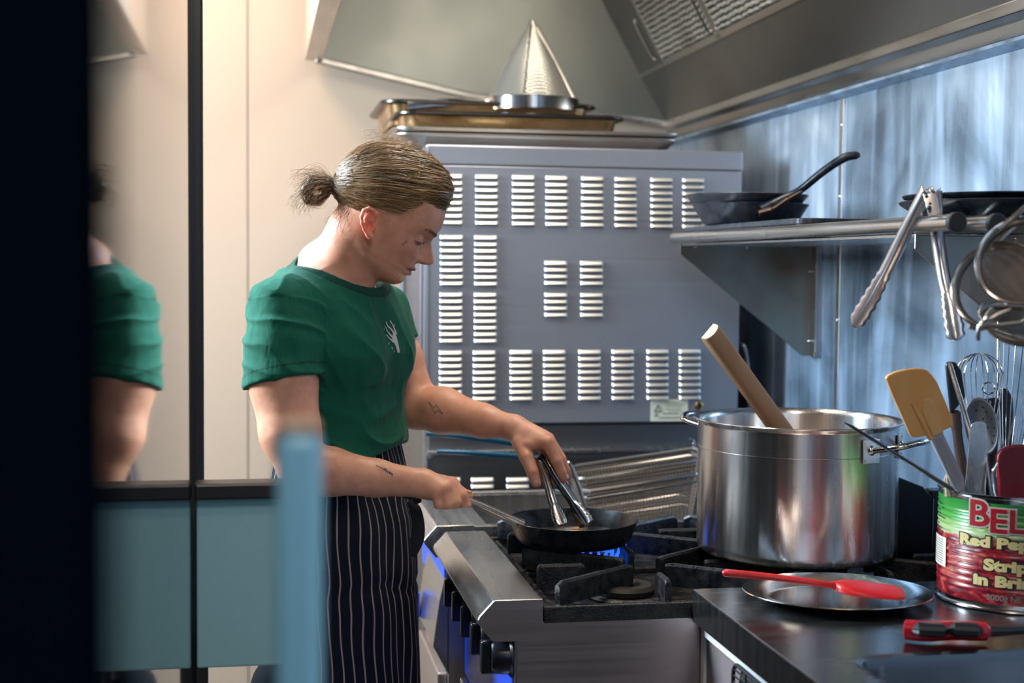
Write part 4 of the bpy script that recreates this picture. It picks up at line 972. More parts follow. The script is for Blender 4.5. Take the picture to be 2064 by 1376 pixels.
# dark red spatula
plate = plate_poly([(2012,935),(2013,918),(2020,906),(2034,899),(2054,896),(2085,897),(2100,905),(2106,1000),(2100,1020),(2024,1020),(2018,1000)], YC-.03, .010, 'dark_red_spatula', M['darkred'], None, bevel=.003, seg=3)
tag(plate, 'dark red silicone spatula head standing at the right edge in the can', 'spatula')
cl = MB().tube(bez([P(2010,932,y=YC-.04), P(2002,950,y=YC-.04), P(2003,985,y=YC-.04), P(2012,1020,y=YC-.04)], 5), .0024, 8).build('clear_ladle_edge', M['chrome'])
tag(cl, 'curved bright steel ladle rim just left of the dark red spatula', 'ladle')
br = empty('pastry_brush', P(1912,985,y=YC-.02), 'pale bristle brush tip peeping over the left rim of the can', 'brush')
mb = MB()
for k in range(46):
    a = rng.uniform(-1,1); bx_ = P(1911+a*6,1000,y=YC-.005+rng.uniform(-.008,.008)); tx_ = P(1909+a*4+rng.uniform(-2,2),950+rng.uniform(0,10)+abs(a)*8,y=YC-.005+rng.uniform(-.008,.008))
    mb.tube([bx_, tx_], .0005, 3, cap=False)
tag(mb.build('bristles', M['bristle'], br, smooth=False), kind='stuff')

# ================================================================ plate, red spatula, peeler
pz_ = CZ+.001; pl0 = P(1687,1192,z=CZ+.014)
va = nrm(V(CR[0],CR[1],0)); vb = V(-va[1], va[0], 0)
plt = empty('oval_platter', (pl0[0], pl0[1], pz_), 'shiny oval steel platter on the worktop with a red spatula across it', 'platter')
prof = [(.001,0),(.098,0),(.104,.001),(.116,.0095),(.142,.0135),(.1445,.0150),(.1435,.0160),(.141,.0152),(.117,.0112),(.105,.0032),(.098,.0020),(.001,.0020)]
MB().lathe(prof, V(pl0[0],pl0[1],pz_), 96, np.array([va,vb,V(0,0,1)]), sy=.86).build('dish', M['platter'] if 'platter' in M else M['chrome'], plt, angle=60)
rsp = empty('red_spatula', P(1700,1175,z=CZ+.03), 'bright red one-piece spatula lying across the steel platter', 'spatula')
zl = CZ+.028
ha, hm, hb = P(1460,1154,z=CZ+.045), P(1600,1168,z=CZ+.038), P(1686,1180,z=CZ+.030)
hp = bez([ha, P(1472,1155,z=CZ+.045), P(1530,1160,z=CZ+.042), hm, P(1660,1177,z=CZ+.033), hb], 6)
MB().tube(hp, np.interp(np.linspace(0,1,len(hp)), [0,.03,.1,.6,.85,1], [.004,.0075,.0085,.0075,.0065,.010]), 14, flat=.7, up=(0,0,1)).build('handle', M['red'], rsp)
MB().tube([hp[3]+V(0,0,.0050), hp[5]+V(0,0,.0052), hp[7]+V(0,0,.0054)], .0026, 8, flat=.2, up=(0,0,1)).build('hanging_slot', M['darkred'], rsp)
zb_ = CZ+.022
rg = []
for s_, wd, th_ in ((0,.008,.007),(.08,.017,.0075),(.18,.024,.007),(.5,.027,.0055),(.85,.026,.004),(.97,.022,.003),(1.0,.014,.002)):
    c = P(1684,1181,z=CZ+.030)*(1-s_)+P(1822,1196,z=CZ+.022)*s_
    d = nrm(P(1822,1196,z=CZ+.022)-P(1684,1181,z=CZ+.030)); n_ = nrm(V(-d[1],d[0],0)); rl = R_(11); 
    sd2 = n_*math.cos(rl)+V(0,0,1)*math.sin(rl); up2 = np.cross(d, sd2)
    a = np.arange(16)*2*np.pi/16
    rg.append(c + np.sign(np.cos(a))[:,None]*(np.abs(np.cos(a))**.6)[:,None]*sd2*wd + np.sin(a)[:,None]*up2*th_)
MB().loft(rg).build('blade', M['red'], rsp, angle=60)
pe = empty('red_black_knife', P(1900,1275,z=CZ+.014), 'red and black handled kitchen tool lying in front of the can', 'knife')
hz = CZ+.0165
pth = bez([P(1821,1268,z=hz), P(1832,1269,z=hz), P(1870,1272,z=hz), P(1920,1270,z=hz), P(1975,1272,z=hz), P(1996,1273,z=hz)], 6)
MB().tube(pth, np.interp(np.linspace(0,1,len(pth)),[0,.03,.1,.3,.6,.9,1],[.004,.0125,.0150,.0155,.0150,.0140,.009]), 18, flat=.9).build('handle', M['red2'] if 'red2' in M else mat('crimson_plastic', (.38,.008,.02), .2), pe)
for a_, b_, w2 in ((1842,1900,.0125),(1915,1968,.0130)):
    MB().tube([P(a_,1266,z=hz+.006), P(a_+6,1266,z=hz+.007), P(b_-6,1268,z=hz+.007), P(b_,1268,z=hz+.005)]+V(0,-.005,0), [w2*.6,w2,w2,w2*.6], 14, flat=.8).build('black_inlay', M['black'], pe)
MB().tube([P(1992,1273,z=hz), P(2030,1272,z=hz), P(2110,1268,z=hz)], [.008,.006,.004], 12).build('shank', M['black'], pe)
bx_ = empty('dark_splash_box', (1.18, 2.35, .874), 'dark steel box with a sloping top standing between stock pot and can', 'box')
dz = P(1850,985,y=2.33)[2]; xL = 1.108; xR = P(1881,1000,y=2.33)[0]
MB().prism([V(xL,2.33,.875), V(xL,2.33,dz+.022), V(xR-.02,2.33,dz+.004), V(xR,2.33,dz-.016), V(xR,2.33,.875)], V(0,.035,0)).build('front_shell', M['boxsteel'] if 'boxsteel' in M else steel('box_steel', (.07,.08,.09), .35, (3,3,90)), bx_, smooth=False, bevel=.002)
MB().box((xR+.001,2.335,.875),(1.215,2.365,dz-.004)).build('side_shell', steel('box_steel_side', (.10,.11,.13), .35, (3,3,90)), bx_, smooth=False, bevel=.002)
MB().box((xR-.0012,2.328,.889),(xR+.0012,2.335,dz-.018)).build('corner_seam', M['ss'], bx_, smooth=False)

# ================================================================ foreground on the left
px_, py_ = P(395,700,y=2.2)[0], 2.2
gl = empty('glass_door', (px_, 1.4, 0), 'tall dark reflecting glass door with a dark frame at the left', 'glass door')
MB().box((px_-.008, .62, .02),(px_, py_, 2.5)).build('pane', M['glasspanel'], gl, smooth=False)
MB().box((px_-.012, py_, .0),(px_+.011, py_+.02, 2.55)).build('frame_post', M['darkpost'], gl, smooth=False, bevel=.003)
MB().box((px_-.03, .62, .0),(px_-.0085, py_, 2.55)).build('backing', M['neardark'], gl, smooth=False)
cb = empty('pale_blue_cabinet', (px_+.06, 2.1, 0), 'low pale blue panel with dark top rail, between glass door and blue post', 'cabinet')
cx1 = P(600,1100,y=2.1)[0]; ct = P(480,985,y=2.1)[2]; cbz = P(480,1342,y=2.1)[2]
MB().box((px_+.004, 2.095, cbz),(cx1, 2.115, ct-.012)).build('panel', M['tealboard'], cb, smooth=False, bevel=.003)
MB().box((px_+.002, 2.075, ct-.012),(cx1, 2.12, ct+.012)).build('top_rail', M['darkpost'], cb, smooth=False, bevel=.004)
for x in (px_+.012, cx1-.012): MB().box((x-.008, 2.097, 0),(x+.008, 2.113, cbz)).build('leg', M['darkpost'], cb, smooth=False)
yp = .72; a_, b_ = P(556,900,y=yp), P(652,900,y=yp); zt_ = P(600,852,y=yp)[2]
po = empty('blue_post', ((a_[0]+b_[0])/2, yp+.01, 0), 'blurred pale blue upright post in front of the woman', 'post')
MB().box((a_[0], yp, 0),(b_[0], yp+.022, zt_-.006)).build('shaft', M['blueglass'], po, smooth=True, bevel=.006)
MB().box((a_[0]+.002, yp+.002, zt_-.006),(b_[0]-.002, yp+.02, zt_)).build('cap', M['peach'], po, smooth=False, bevel=.002)
nd = MB().box((-.55, .30, 0),(P(235,700,y=.34)[0], .34, 2.6)).build('door_edge', M['neardark'], smooth=False, bevel=.004)
tag(nd, 'black out of focus door edge filling the left border', 'door')
# ================================================================ the woman
import openvdb
class Field:
    def __init__(s, lo, hi, vox):
        s.lo = np.array(lo, float); s.vox = vox; s.n = np.ceil((np.array(hi)-s.lo)/vox).astype(int)+1
        s.a = np.full(s.n, .03, np.float32)
    def sub(s, lo, hi):
        i0 = np.clip(np.floor((np.asarray(lo)-s.lo)/s.vox).astype(int), 0, s.n-1); i1 = np.clip(np.ceil((np.asarray(hi)-s.lo)/s.vox).astype(int)+1, 1, s.n)
        ax = [(s.lo[k]+np.arange(i0[k], i1[k])*s.vox).astype(np.float32) for k in range(3)]
        return tuple(slice(i0[k], i1[k]) for k in range(3)), ax[0][:,None,None], ax[1][None,:,None], ax[2][None,None,:]
    def op(s, fn, lo, hi, k=.004, mode='u'):
        sl, X, Y, Z = s.sub(lo, hi)
        if 0 in s.a[sl].shape: return
        b = fn(X, Y, Z).astype(np.float32); a = s.a[sl]
        if mode == 's': b = -b
        if mode == 'u':
            h = np.clip(.5+.5*(a-b)/k, 0, 1); s.a[sl] = a*(1-h)+b*h - k*h*(1-h)
        else:
            h = np.clip(.5-.5*(a-b)/k, 0, 1); s.a[sl] = a*(1-h)+b*h + k*h*(1-h)
    def cone(s, a, b, ra, rb, k=.004, mode='u', flat=None):
        a = np.asarray(a, float); b = np.asarray(b, float); m_ = max(ra, rb)+max(k, .006)*1.2+.004
        lo = np.minimum(a, b)-m_; hi = np.maximum(a, b)+m_; d = b-a; L2 = max(d@d, 1e-12)
        def fn(X, Y, Z):
            px, py, pz = X-a[0], Y-a[1], Z-a[2]
            t = np.clip((px*d[0]+py*d[1]+pz*d[2])/L2, 0, 1)
            qx, qy, qz = px-t*d[0], py-t*d[1], pz-t*d[2]
            if flat is not None:
                nn, f = flat; e = qx*nn[0]+qy*nn[1]+qz*nn[2]; return np.sqrt(qx*qx+qy*qy+qz*qz+e*e*(f*f-1))-(ra+(rb-ra)*t)
            return np.sqrt(qx*qx+qy*qy+qz*qz)-(ra+(rb-ra)*t)
        s.op(fn, lo, hi, k, mode)
    def chain(s, pts, rs, k=.004, kk=.004):
        for i in range(len(pts)-1): s.cone(pts[i], pts[i+1], rs[i], rs[i+1], k)
    def ell(s, c, ax, r, k=.006, mode='u'):
        c = np.asarray(c, float); ax = np.asarray(ax, float); r = np.asarray(r, float); m_ = r.max()+k+.004
        def fn(X, Y, Z):
            p = [X-c[0], Y-c[1], Z-c[2]]; q = [(p[0]*ax[i][0]+p[1]*ax[i][1]+p[2]*ax[i][2]) for i in range(3)]
            k0 = np.sqrt(sum((q[i]/r[i])**2 for i in range(3))); k1 = np.sqrt(sum((q[i]/r[i]**2)**2 for i in range(3)))+1e-9
            return k0*(k0-1)/k1
        s.op(fn, c-m_, c+m_, k, mode)
    def mesh(s):
        g = openvdb.FloatGrid(.03); g.copyFromArray(s.a); pts, quads = g.convertToQuads(0.0)
        return np.asarray(pts, float)*s.vox+s.lo, np.asarray(quads)[:, ::-1]
def mk(name, pts, quads, m_, parent, smooth_iter=0):
    me = bpy.data.meshes.new(name); org = ORG[parent.name]
    me.vertices.add(len(pts)); me.vertices.foreach_set('co', (pts-org).astype(np.float32).ravel())
    nq = len(quads); me.loops.add(nq*4); me.polygons.add(nq)
    me.loops.foreach_set('vertex_index', quads.ravel().astype(np.int32)); me.polygons.foreach_set('loop_start', np.arange(nq, dtype=np.int32)*4)
    me.update(calc_edges=True); me.validate()
    bm = bmesh.new(); bm.from_mesh(me); bmesh.ops.recalc_face_normals(bm, faces=bm.faces)
    for _ in range(smooth_iter): bmesh.ops.smooth_vert(bm, verts=bm.verts, factor=.5, use_axis_x=True, use_axis_y=True, use_axis_z=True)
    bm.to_mesh(me); bm.free(); me.materials.append(m_); me.shade_smooth()
    o = link(bpy.data.objects.new(name, me)); o.parent = parent; ORG[o.name] = org; return o
def colattr(o, cols):
    a = o.data.color_attributes.new('tint', 'FLOAT_COLOR', 'POINT'); c = np.ones((len(o.data.vertices), 4), np.float32); c[:, :3] = cols
    a.data.foreach_set('color', c.ravel())

B0 = P(668, 565, y=2.60)
TW = R_(-35); BF = V(math.cos(TW), math.sin(TW), 0); BL = V(-math.sin(TW), math.cos(TW), 0); UZ = V(0,0,1)
wom = empty('person', (B0[0], B0[1], 0), 'woman with tied back brown hair in green t-shirt and dark pinstriped apron, cooking', 'person')

# ---- head frame (millimetres in head space: forward, left, up; origin between the ears)
HS = .00096; HO = P(747, 450, y=2.56); hyaw = R_(-3); pt = R_(30)
hh_ = V(math.cos(hyaw), math.sin(hyaw), 0); HL = V(-math.sin(hyaw), math.cos(hyaw), 0)
HF = hh_*math.cos(pt) - UZ*math.sin(pt); HU = hh_*math.sin(pt) + UZ*math.cos(pt); HAX = np.array([HF, HL, HU])
def H(f, l, u): return HO + HS*(f*HF + l*HL + u*HU)
def hloc(X, Y, Z):
    x, y, z = X-HO[0], Y-HO[1], Z-HO[2]
    return [(x*a[0]+y*a[1]+z*a[2])/HS for a in HAX]
uB = np.array([-90,-84,-77,-70,-64,-56,-50,-45,-38,-32,-25,-18,-8,5,18,27,34,42,54,66,76,90,100,112,125])
vB = np.array([60, 86, 100,108,109.5,107,106,107,108,109.5,110,110,108,105,104,106,111,115.5,118,117.5,115,110,105,94,70.])
uW = np.array([-90,-78,-62,-45,-28,-10,8,25,40,60,80,100,125]); vW = np.array([16,30,43,52,58,64,68,70,71,72,71,66,45.])
def gau(y, c, s): return np.exp(-((y-c)/s)**2)
def face(X, Y, Z):
    f, l, u = hloc(X, Y, Z); al = np.abs(l)
    B = np.interp(u, uB, vB).astype(np.float32); W = np.interp(u, uW, vW).astype(np.float32); n = np.interp(u, [-80,-50,0,40,100], [2.0,2.05,2.2,2.3,2.2]).astype(np.float32)
    ft = 0
    Nn = np.interp(u, [-24,-19,-16,-12,-8,-3,2,8,17,25,32,40], [0,5,15,24,29.5,31.5,30,25.5,18.5,11,5,0]); Ns = np.interp(u, [-22,-15,-6,2,14,26,40], [9,9.5,8.5,7.2,6.2,6.5,9])
    ft = ft + Nn*np.exp(-(al/Ns)**2.4)
    ft = ft + 9*gau(u,-12,6)*gau(al,13.5,5.5) - 2.5*gau(u,-6,8)*gau(al,21,3.5)                        # nostril wings
    ft = ft - 2.0*gau(u,-24,5)*gau(l,0,4)                           # philtrum
    ft = ft + 7.5*gau(u,-33,5.0)*gau(l,0,17) + 7.0*gau(u,-44.5,5.4)*gau(l,0,15)
    ft = ft - 3.2*gau(u,-38.5,2.0)*gau(l,0,24)                      # mouth line
    ft = ft - 3.5*gau(u,-53,5)*gau(l,0,18)
    ft = ft + 2.5*gau(u,-67,9)*gau(l,0,15)
    ft = ft - 7.5*gau(u,20,11)*gau(al,30,15) + 4.0*gau(u,39,7)*gau(al,26,17)
    ft = ft + 4.5*gau(u,-6,13)*gau(al,42,15) + 2*gau(u,-28,14)*gau(al,34,12)
    ft = ft - 2.4*gau(al-26-(-18-u)*.45,0,4.5)*gau(u,-26,13)          # crease from nose wing to mouth
    xc = 12.
    A = np.where(f > xc, B-xc, 52.); ff = np.where(f > xc, np.maximum(f-xc-ft*np.clip((f-40)/30,0,1), 0), xc-f)
    r = ((ff/A)**n + (al/W)**n)**(1/n)
    d = (r-1)*np.minimum(A, W)*.8
    low = np.interp(f, [-10,5,20,54,79,94,104,112], [-40,-50,-62,-80,-86,-84,-74,-60])
    d2 = (low-u)*.9; h = np.clip(.5-.5*(d-d2)/14, 0, 1); d = d*(1-h)+d2*h+14*h*(1-h)
    d2 = (u-118)*1.; d = np.maximum(d, d2)
    return (d*HS)
vox = .0021
lo = np.array([-.14, 2.24, 1.00]); hi = np.array([.56, 2.90, 1.72])
SK = Field(lo, hi, vox)
hb = [H(*q) for q in ((150,90,140),(150,-90,140),(-120,90,140),(-120,-90,140),(150,90,-100),(150,-90,-100),(-120,90,-100),(-120,-90,-100))]
SK.op(face, np.min(hb,0)-.01, np.max(hb,0)+.01, .003)
SK.ell(H(2,0,56), HAX, V(93,71,80)*HS, .014)
for s_ in (-1, 1):
    SK.ell(H(87.0,s_*30,17.0), HAX, V(12.5,14.5,11.0)*HS, .006)          # closed lid over the eye
    SK.ell(H(118,s_*7.0,-16.5), HAX, V(6,2.9,3.2)*HS, .0015, 's')
# ears
def ear(s_):
    eu = V(-.5,0,.866); ef = V(.866,0,.5)
    def E(a, b, o_): q = V(-1,0,-3)+ef*a+eu*b; return H(q[0], s_*(71+o_), q[2])
    hel = [(6,3,1.5),(9,13,3),(5,23,5),(-3,27,7.5),(-12,23,10),(-16,12,11.5),(-15,0,11),(-11,-11,9),(-5,-20,7),(1,-25,6)]
    SK.chain([E(*q) for q in hel], [.0022,.0026,.0030,.0032,.0033,.0032,.0030,.0030,.0036,.0038], .0025)
    SK.chain([E(-4,16,5),E(-9,8,7),E(-8,-3,7),E(-3,-11,6),(E(3,-13,4))], [.0022]*5, .0022)
    SK.cone(E(7,-4,3), E(6,-12,3.5), .0035, .0035, .003)
    SK.ell(E(-4,2,3), [nrm(ef[0]*HF+ef[2]*HU), HL, nrm(eu[0]*HF+eu[2]*HU)], V(13,3.0,24)*HS, .003)
    SK.ell(E(-1,-4,8), HAX, V(6.5,5,7.5)*HS, .002, 's')
    SK.ell(E(-1,-22,5), HAX, V(6,3.6,6)*HS, .004)
ear(-1); ear(1)
# neck, shoulders, torso under the shirt
nk0 = H(-18,0,-28); nk1 = B0+V(0,0,-.01)
SK.cone(nk0, P(672,570,y=2.6), .050, .0575, .022)
SK.cone(H(20,0,-62), P(720,580,y=2.57), .020, .026, .028)
shN = P(570,624,y=2.475); shF = P(768,632,y=2.735)
SK.cone(P(668,565,y=2.6)-V(.01,0,.012), shN+V(.012,.012,-.0), .052, .046, .030)
SK.cone(P(668,565,y=2.6)-V(.01,0,.012), shF-V(.012,.012,0), .052, .046, .030)
SK.cone(P(640,525,y=2.6), P(640,600,y=2.6), .028, .06, .035)
zt = np.array([1.02,1.09,1.14,1.20,1.26,1.30,1.34,1.375,1.41])
aa = np.array([.092,.092,.089,.092,.106,.104,.094,.075,.045]); bb = np.array([.138,.138,.136,.141,.158,.162,.158,.140,.10]); cc2 = np.array([.016,.016,.014,.012,.006,.0,-.006,-.012,-.018])
CEN = B0.copy()
def torso(grow=0., zlo=1.0, zhi=1.40):
    def fn(X, Y, Z):
        f = (X-CEN[0])*BF[0]+(Y-CEN[1])*BF[1]; l = (X-CEN[0])*BL[0]+(Y-CEN[1])*BL[1]
        a = np.interp(Z, zt, aa)+grow; b = np.interp(Z, zt, bb)+grow; c = np.interp(Z, zt, cc2)
        r = (np.abs((f-c)/a)**2.3+np.abs(l/b)**2.3)**(1/2.3); d = (r-1)*np.minimum(a, b)*.85
        d = np.maximum(d, np.maximum(Z-zhi, zlo-Z)); return d
    return fn
SK.op(torso(-.008, 1.13), CEN-V(.25,.25,.4), CEN+V(.25,.25,.03), .02)
elN = P(610,946,y=2.415); wrN = P(853,974,y=2.44)
def lerp(a, b, t): return a+(b-a)*t
SK.chain([shN, P(571,770,y=2.445), P(585,870,y=2.425), elN], [.050,.0575,.051,.041], .012)
SK.chain([elN, lerp(elN,wrN,.22)+V(0,0,.002), lerp(elN,wrN,.6), wrN], [.040,.0405,.031,.0235], .012)
elF = P(838,818,y=2.70); wrF = P(1036,862,y=2.55)
SK.chain([shF, lerp(shF,elF,.5), elF], [.046,.046,.042], .012)
SK.chain([elF, lerp(elF,wrF,.28)+V(0,0,.003), lerp(elF,wrF,.7), wrF], [.042,.0425,.030,.0215], .014)
def hand(wr, rw, mcps, fingers, thumb, palm):
    F = Field(np.minimum.reduce([wr]+[q for c in fingers for q in c[0]]+list(mcps))-.05, np.maximum.reduce([wr]+[q for c in fingers for q in c[0]]+list(mcps))+.05, vox)
    # align to the skin grid
    F.lo = SK.lo + np.round((F.lo-SK.lo)/vox)*vox
    for m_ in mcps: F.cone(wr, m_, rw*.80, .0118, .012)
    for p_, r_ in palm: F.ell(p_, np.eye(3), r_, .012)
    for pts, rs in fingers+[thumb]:
        G = Field(F.lo, F.lo+(F.n-1)*vox, vox); G.lo = F.lo; 
        for i in range(len(pts)-1): G.cone(pts[i], pts[i+1], rs[i], rs[i+1], .0025)
        h = np.clip(.5+.5*(F.a[:G.n[0],:G.n[1],:G.n[2]]-G.a[:F.n[0],:F.n[1],:F.n[2]])/.0035, 0, 1); A_ = F.a; B_ = G.a[:F.n[0],:F.n[1],:F.n[2]]
        F.a = A_*(1-h)+B_*h-.0035*h*(1-h)
    i0 = np.round((F.lo-SK.lo)/vox).astype(int); j0 = np.maximum(i0, 0); j1 = np.minimum(i0+F.n, SK.n)
    sl = tuple(slice(j0[k], j1[k]) for k in range(3)); fl_ = tuple(slice(j0[k]-i0[k], j1[k]-i0[k]) for k in range(3))
    a = SK.a[sl]; b = F.a[fl_]; k = .010; h = np.clip(.5+.5*(a-b)/k, 0, 1); SK.a[sl] = a*(1-h)+b*h-k*h*(1-h)
Q = lambda L: [P(a, b, y=c) for a, b, c in L]
HANDN = dict(wr=wrN, rw=.0235, mcps=Q([(911,975,2.440),(903,980,2.424),(893,986,2.416),(881,993,2.416)]),
 fingers=[(Q([(911,975,2.440),(931,999,2.424),(939,1019,2.424),(942,1032,2.428)]), [.0125,.0105,.0098,.0088]),
          (Q([(903,980,2.424),(918,1012,2.411),(925,1023,2.430),(922,1020,2.452)]), [.0122,.0108,.0095,.0085]),
          (Q([(893,986,2.416),(903,1018,2.408),(912,1024,2.428),(910,1018,2.450)]), [.0118,.0104,.0092,.0082]),
          (Q([(881,993,2.416),(885,1016,2.411),(895,1021,2.428),(896,1016,2.446)]), [.0108,.0092,.0085,.0075])],
 thumb=(Q([(868,983,2.458),(900,986,2.472),(925,990,2.468),(944,999,2.458)]), [.0165,.0125,.0108,.0088]),
 palm=[(P(884,986,y=2.440), (.030,.020,.020))])
HANDF = dict(wr=wrF, rw=.0225, mcps=Q([(1105,892,2.482),(1104,885,2.499),(1097,882,2.516),(1087,883,2.532)]),
 fingers=[(Q([(1105,892,2.482),(1122,928,2.472),(1131,950,2.472),(1136,964,2.474)]), [.0122,.0100,.0090,.0078]),
          (Q([(1104,885,2.499),(1130,924,2.494),(1140,948,2.498),(1143,960,2.502)]), [.0122,.0100,.0088,.0076]),
          (Q([(1097,882,2.516),(1122,926,2.522),(1126,952,2.522),(1122,968,2.520)]), [.0116,.0098,.0088,.0076]),
          (Q([(1087,883,2.532),(1104,928,2.542),(1110,955,2.540),(1112,974,2.534)]), [.0104,.0086,.0080,.0070])],
 thumb=(Q([(1050,893,2.520),(1062,922,2.494),(1073,950,2.480),(1081,974,2.474)]), [.0165,.0130,.0108,.0088]),
 palm=[(P(1078,893,y=2.512), (.028,.026,.014)), (P(1052,885,y=2.53), (.020,.020,.018))])
hand(**HANDN); hand(**HANDF)
pts, quads = SK.mesh()
def skinmat():
    m_, nt, b = newmat('skin'); at = N(nt, 'ShaderNodeVertexColor'); at.layer_name = 'tint'
    tc = N(nt, 'ShaderNodeTexCoord'); nz = N(nt, 'ShaderNodeTexNoise'); nz.inputs['Scale'].default_value = 38; nz.inputs['Detail'].default_value = 4
    nt.links.new(tc.outputs['Object'], nz.inputs['Vector'])
    rp = N(nt, 'ShaderNodeValToRGB'); rp.color_ramp.elements[0].position = .35; rp.color_ramp.elements[0].color = (.86,.80,.78,1); rp.color_ramp.elements[1].position = .6; rp.color_ramp.elements[1].color = (1,1,1,1)
    nt.links.new(nz.outputs['Fac'], rp.inputs[0])
    mx = N(nt, 'ShaderNodeMix', data_type='RGBA'); mx.blend_type = 'MULTIPLY'; mx.inputs[0].default_value = 1
    nt.links.new(at.outputs[0], mx.inputs[6]); nt.links.new(rp.outputs[0], mx.inputs[7])
    # freckles
    vo = N(nt, 'ShaderNodeTexVoronoi'); vo.inputs['Scale'].default_value = 95; nt.links.new(tc.outputs['Object'], vo.inputs['Vector'])
    r3 = N(nt, 'ShaderNodeMapRange'); r3.inputs['From Min'].default_value = .07; r3.inputs['From Max'].default_value = .16; r3.inputs['To Min'].default_value = .80; r3.inputs['To Max'].default_value = 1; nt.links.new(vo.outputs['Distance'], r3.inputs[0])
    m2 = N(nt, 'ShaderNodeMix', data_type='RGBA'); m2.blend_type = 'MULTIPLY'; m2.inputs[0].default_value = .8; nt.links.new(mx.outputs[2], m2.inputs[6]); nt.links.new(r3.outputs[0], m2.inputs[7])
    nt.links.new(m2.outputs[2], b.inputs['Base Color']); b.inputs['Roughness'].default_value = .46
    b.inputs['Subsurface Weight'].default_value = .35; b.inputs['Subsurface Radius'].default_value = (1,.32,.18); b.inputs['Subsurface Scale'].default_value = .008
    bp = N(nt, 'ShaderNodeBump'); bp.inputs['Strength'].default_value = .15; bp.inputs['Distance'].default_value = .001
    n2 = N(nt, 'ShaderNodeTexNoise'); n2.inputs['Scale'].default_value = 420; nt.links.new(tc.outputs['Object'], n2.inputs['Vector']); nt.links.new(n2.outputs['Fac'], bp.inputs['Height']); nt.links.new(bp.outputs[0], b.inputs['Normal'])
    return m_
skin = mk('body', pts, quads, skinmat(), wom)
co = np.zeros(len(skin.data.vertices)*3, np.float32); skin.data.vertices.foreach_get('co', co); co = co.reshape(-1,3)+ORG[wom.name]
f, l, u = hloc(co[:,0], co[:,1], co[:,2]); al = np.abs(l)
col = np.tile(V(.74,.37,.245), (len(co),1))
def tint(w, c): 
    global col
    w = np.clip(w, 0, 1)[:,None]; col = col*(1-w)+V(*c)*w
ishead = (co[:,2] > 1.36) & (f > 30)
tint(ishead*gau(u,-8,18)*gau(al,44,18)*.35, (.60,.24,.18))
tint(ishead*gau(u,-6,10)*gau(al,0,12)*.4, (.62,.26,.19))
lipw = ishead*(f > 88)*np.clip(1.25-((np.abs(u+38.5-.006*al**2)/8.8)**2+(al/22)**2), 0, 1)*2.0
tint(lipw*.75, (.46,.17,.15)); tint(ishead*(f > 86)*gau(u+.03*al,-38.5,1.6)*np.clip((28-al)/4,0,1)*.7, (.16,.04,.045))
eb = (u-(41+.10*(al-20)-.0052*np.maximum(al-26,0)**2)); tint(ishead*(f > 60)*gau(eb,0,3.0)*np.clip((al-10)/6,0,1)*np.clip((52-al)/14,0,1)*.6, (.16,.085,.05))
tint(ishead*(f > 70)*gau(u-(12.3-.25*(al-30)),0,1.5)*np.clip((12-np.abs(al-33))/3,0,1)*.9, (.035,.02,.018))
tint(ishead*gau(u,24,5)*gau(al,30,15)*.25, (.45,.22,.17))
for (ff_, ll_, uu_, rr_2) in ((72,-58,2,3.0),(70,-59,-5,2.6),(96,-24,-60,1.6),(60,-60,-30,1.2),(84,-48,30,1.0)):
    d_ = np.sqrt((f-ff_)**2+(u-uu_)**2); tint((l < 0)*ishead*np.exp(-(d_/rr_2)**4)*.75, (.34,.13,.08))
earw = ((al > 72)*np.exp(-(((f+1)/20)**2+((u+3)/28)**2)**3)); tint(earw*.8, (.80,.20,.12))  # red glow of the backlit ears painted into the skin colour
for c_ in (P(945,1034,y=2.428), P(1081,976,y=2.474), P(1136,964,y=2.474), P(1112,974,y=2.534), P(948,999,y=2.458)):
    tint(np.exp(-(np.linalg.norm(co-c_, axis=1)/.014)**2)*.55, (.70,.26,.20))
for c_ in HANDN['mcps']+HANDF['mcps']: tint(np.exp(-(np.linalg.norm(co-c_, axis=1)/.013)**2)*.35, (.66,.27,.20))
colattr(skin, col)

# ---- t-shirt
SHI = Field(np.array([-.16,2.28,1.06]), np.array([.34,2.92,1.47]), .0028)
zt_s, g0 = zt, 0
aa0, bb0, cc0 = aa.copy(), bb.copy(), cc2.copy()
aa = np.array([.104,.104,.099,.100,.112,.110,.104,.092,.070]); bb = np.array([.153,.151,.147,.150,.165,.168,.163,.145,.105]); cc2 = np.array([.018,.018,.016,.016,.014,.004,.002,-.001,-.004])
SHI.op(torso(0., 1.02, 1.405), CEN-V(.25,.25,.5), CEN+V(.25,.25,.05), .004)
for s_ in (-1, 1): SHI.ell(CEN+BF*.070+BL*.066*s_+V(0,0,-.128), [BF,BL,UZ], (.052,.060,.062), .035)
k_ = .030
SHI.cone(P(668,565,y=2.6)-V(.01,0,.012), shN+V(.008,.008,.0), .0575, .054, k_)
SHI.cone(P(668,565,y=2.6)-V(.01,0,.012), shF-V(.008,.008,0), .0575, .053, k_)
SHI.cone(P(640,548,y=2.6), P(640,600,y=2.6), .036, .065, .035)
hmN = P(570,770,y=2.445)
hmF = P(793,706,y=2.72)
def cutplane(SHI, p, n, c, rad, k=.003):
    n = nrm(n); 
    def fn(X, Y, Z):
        d = (X-p[0])*n[0]+(Y-p[1])*n[1]+(Z-p[2])*n[2]; q = np.sqrt((X-c[0])**2+(Y-c[1])**2+(Z-c[2])**2)-rad
        return np.maximum(-d, q)
    SHI.op(fn, c-rad-.01, c+rad+.01, k, 's')
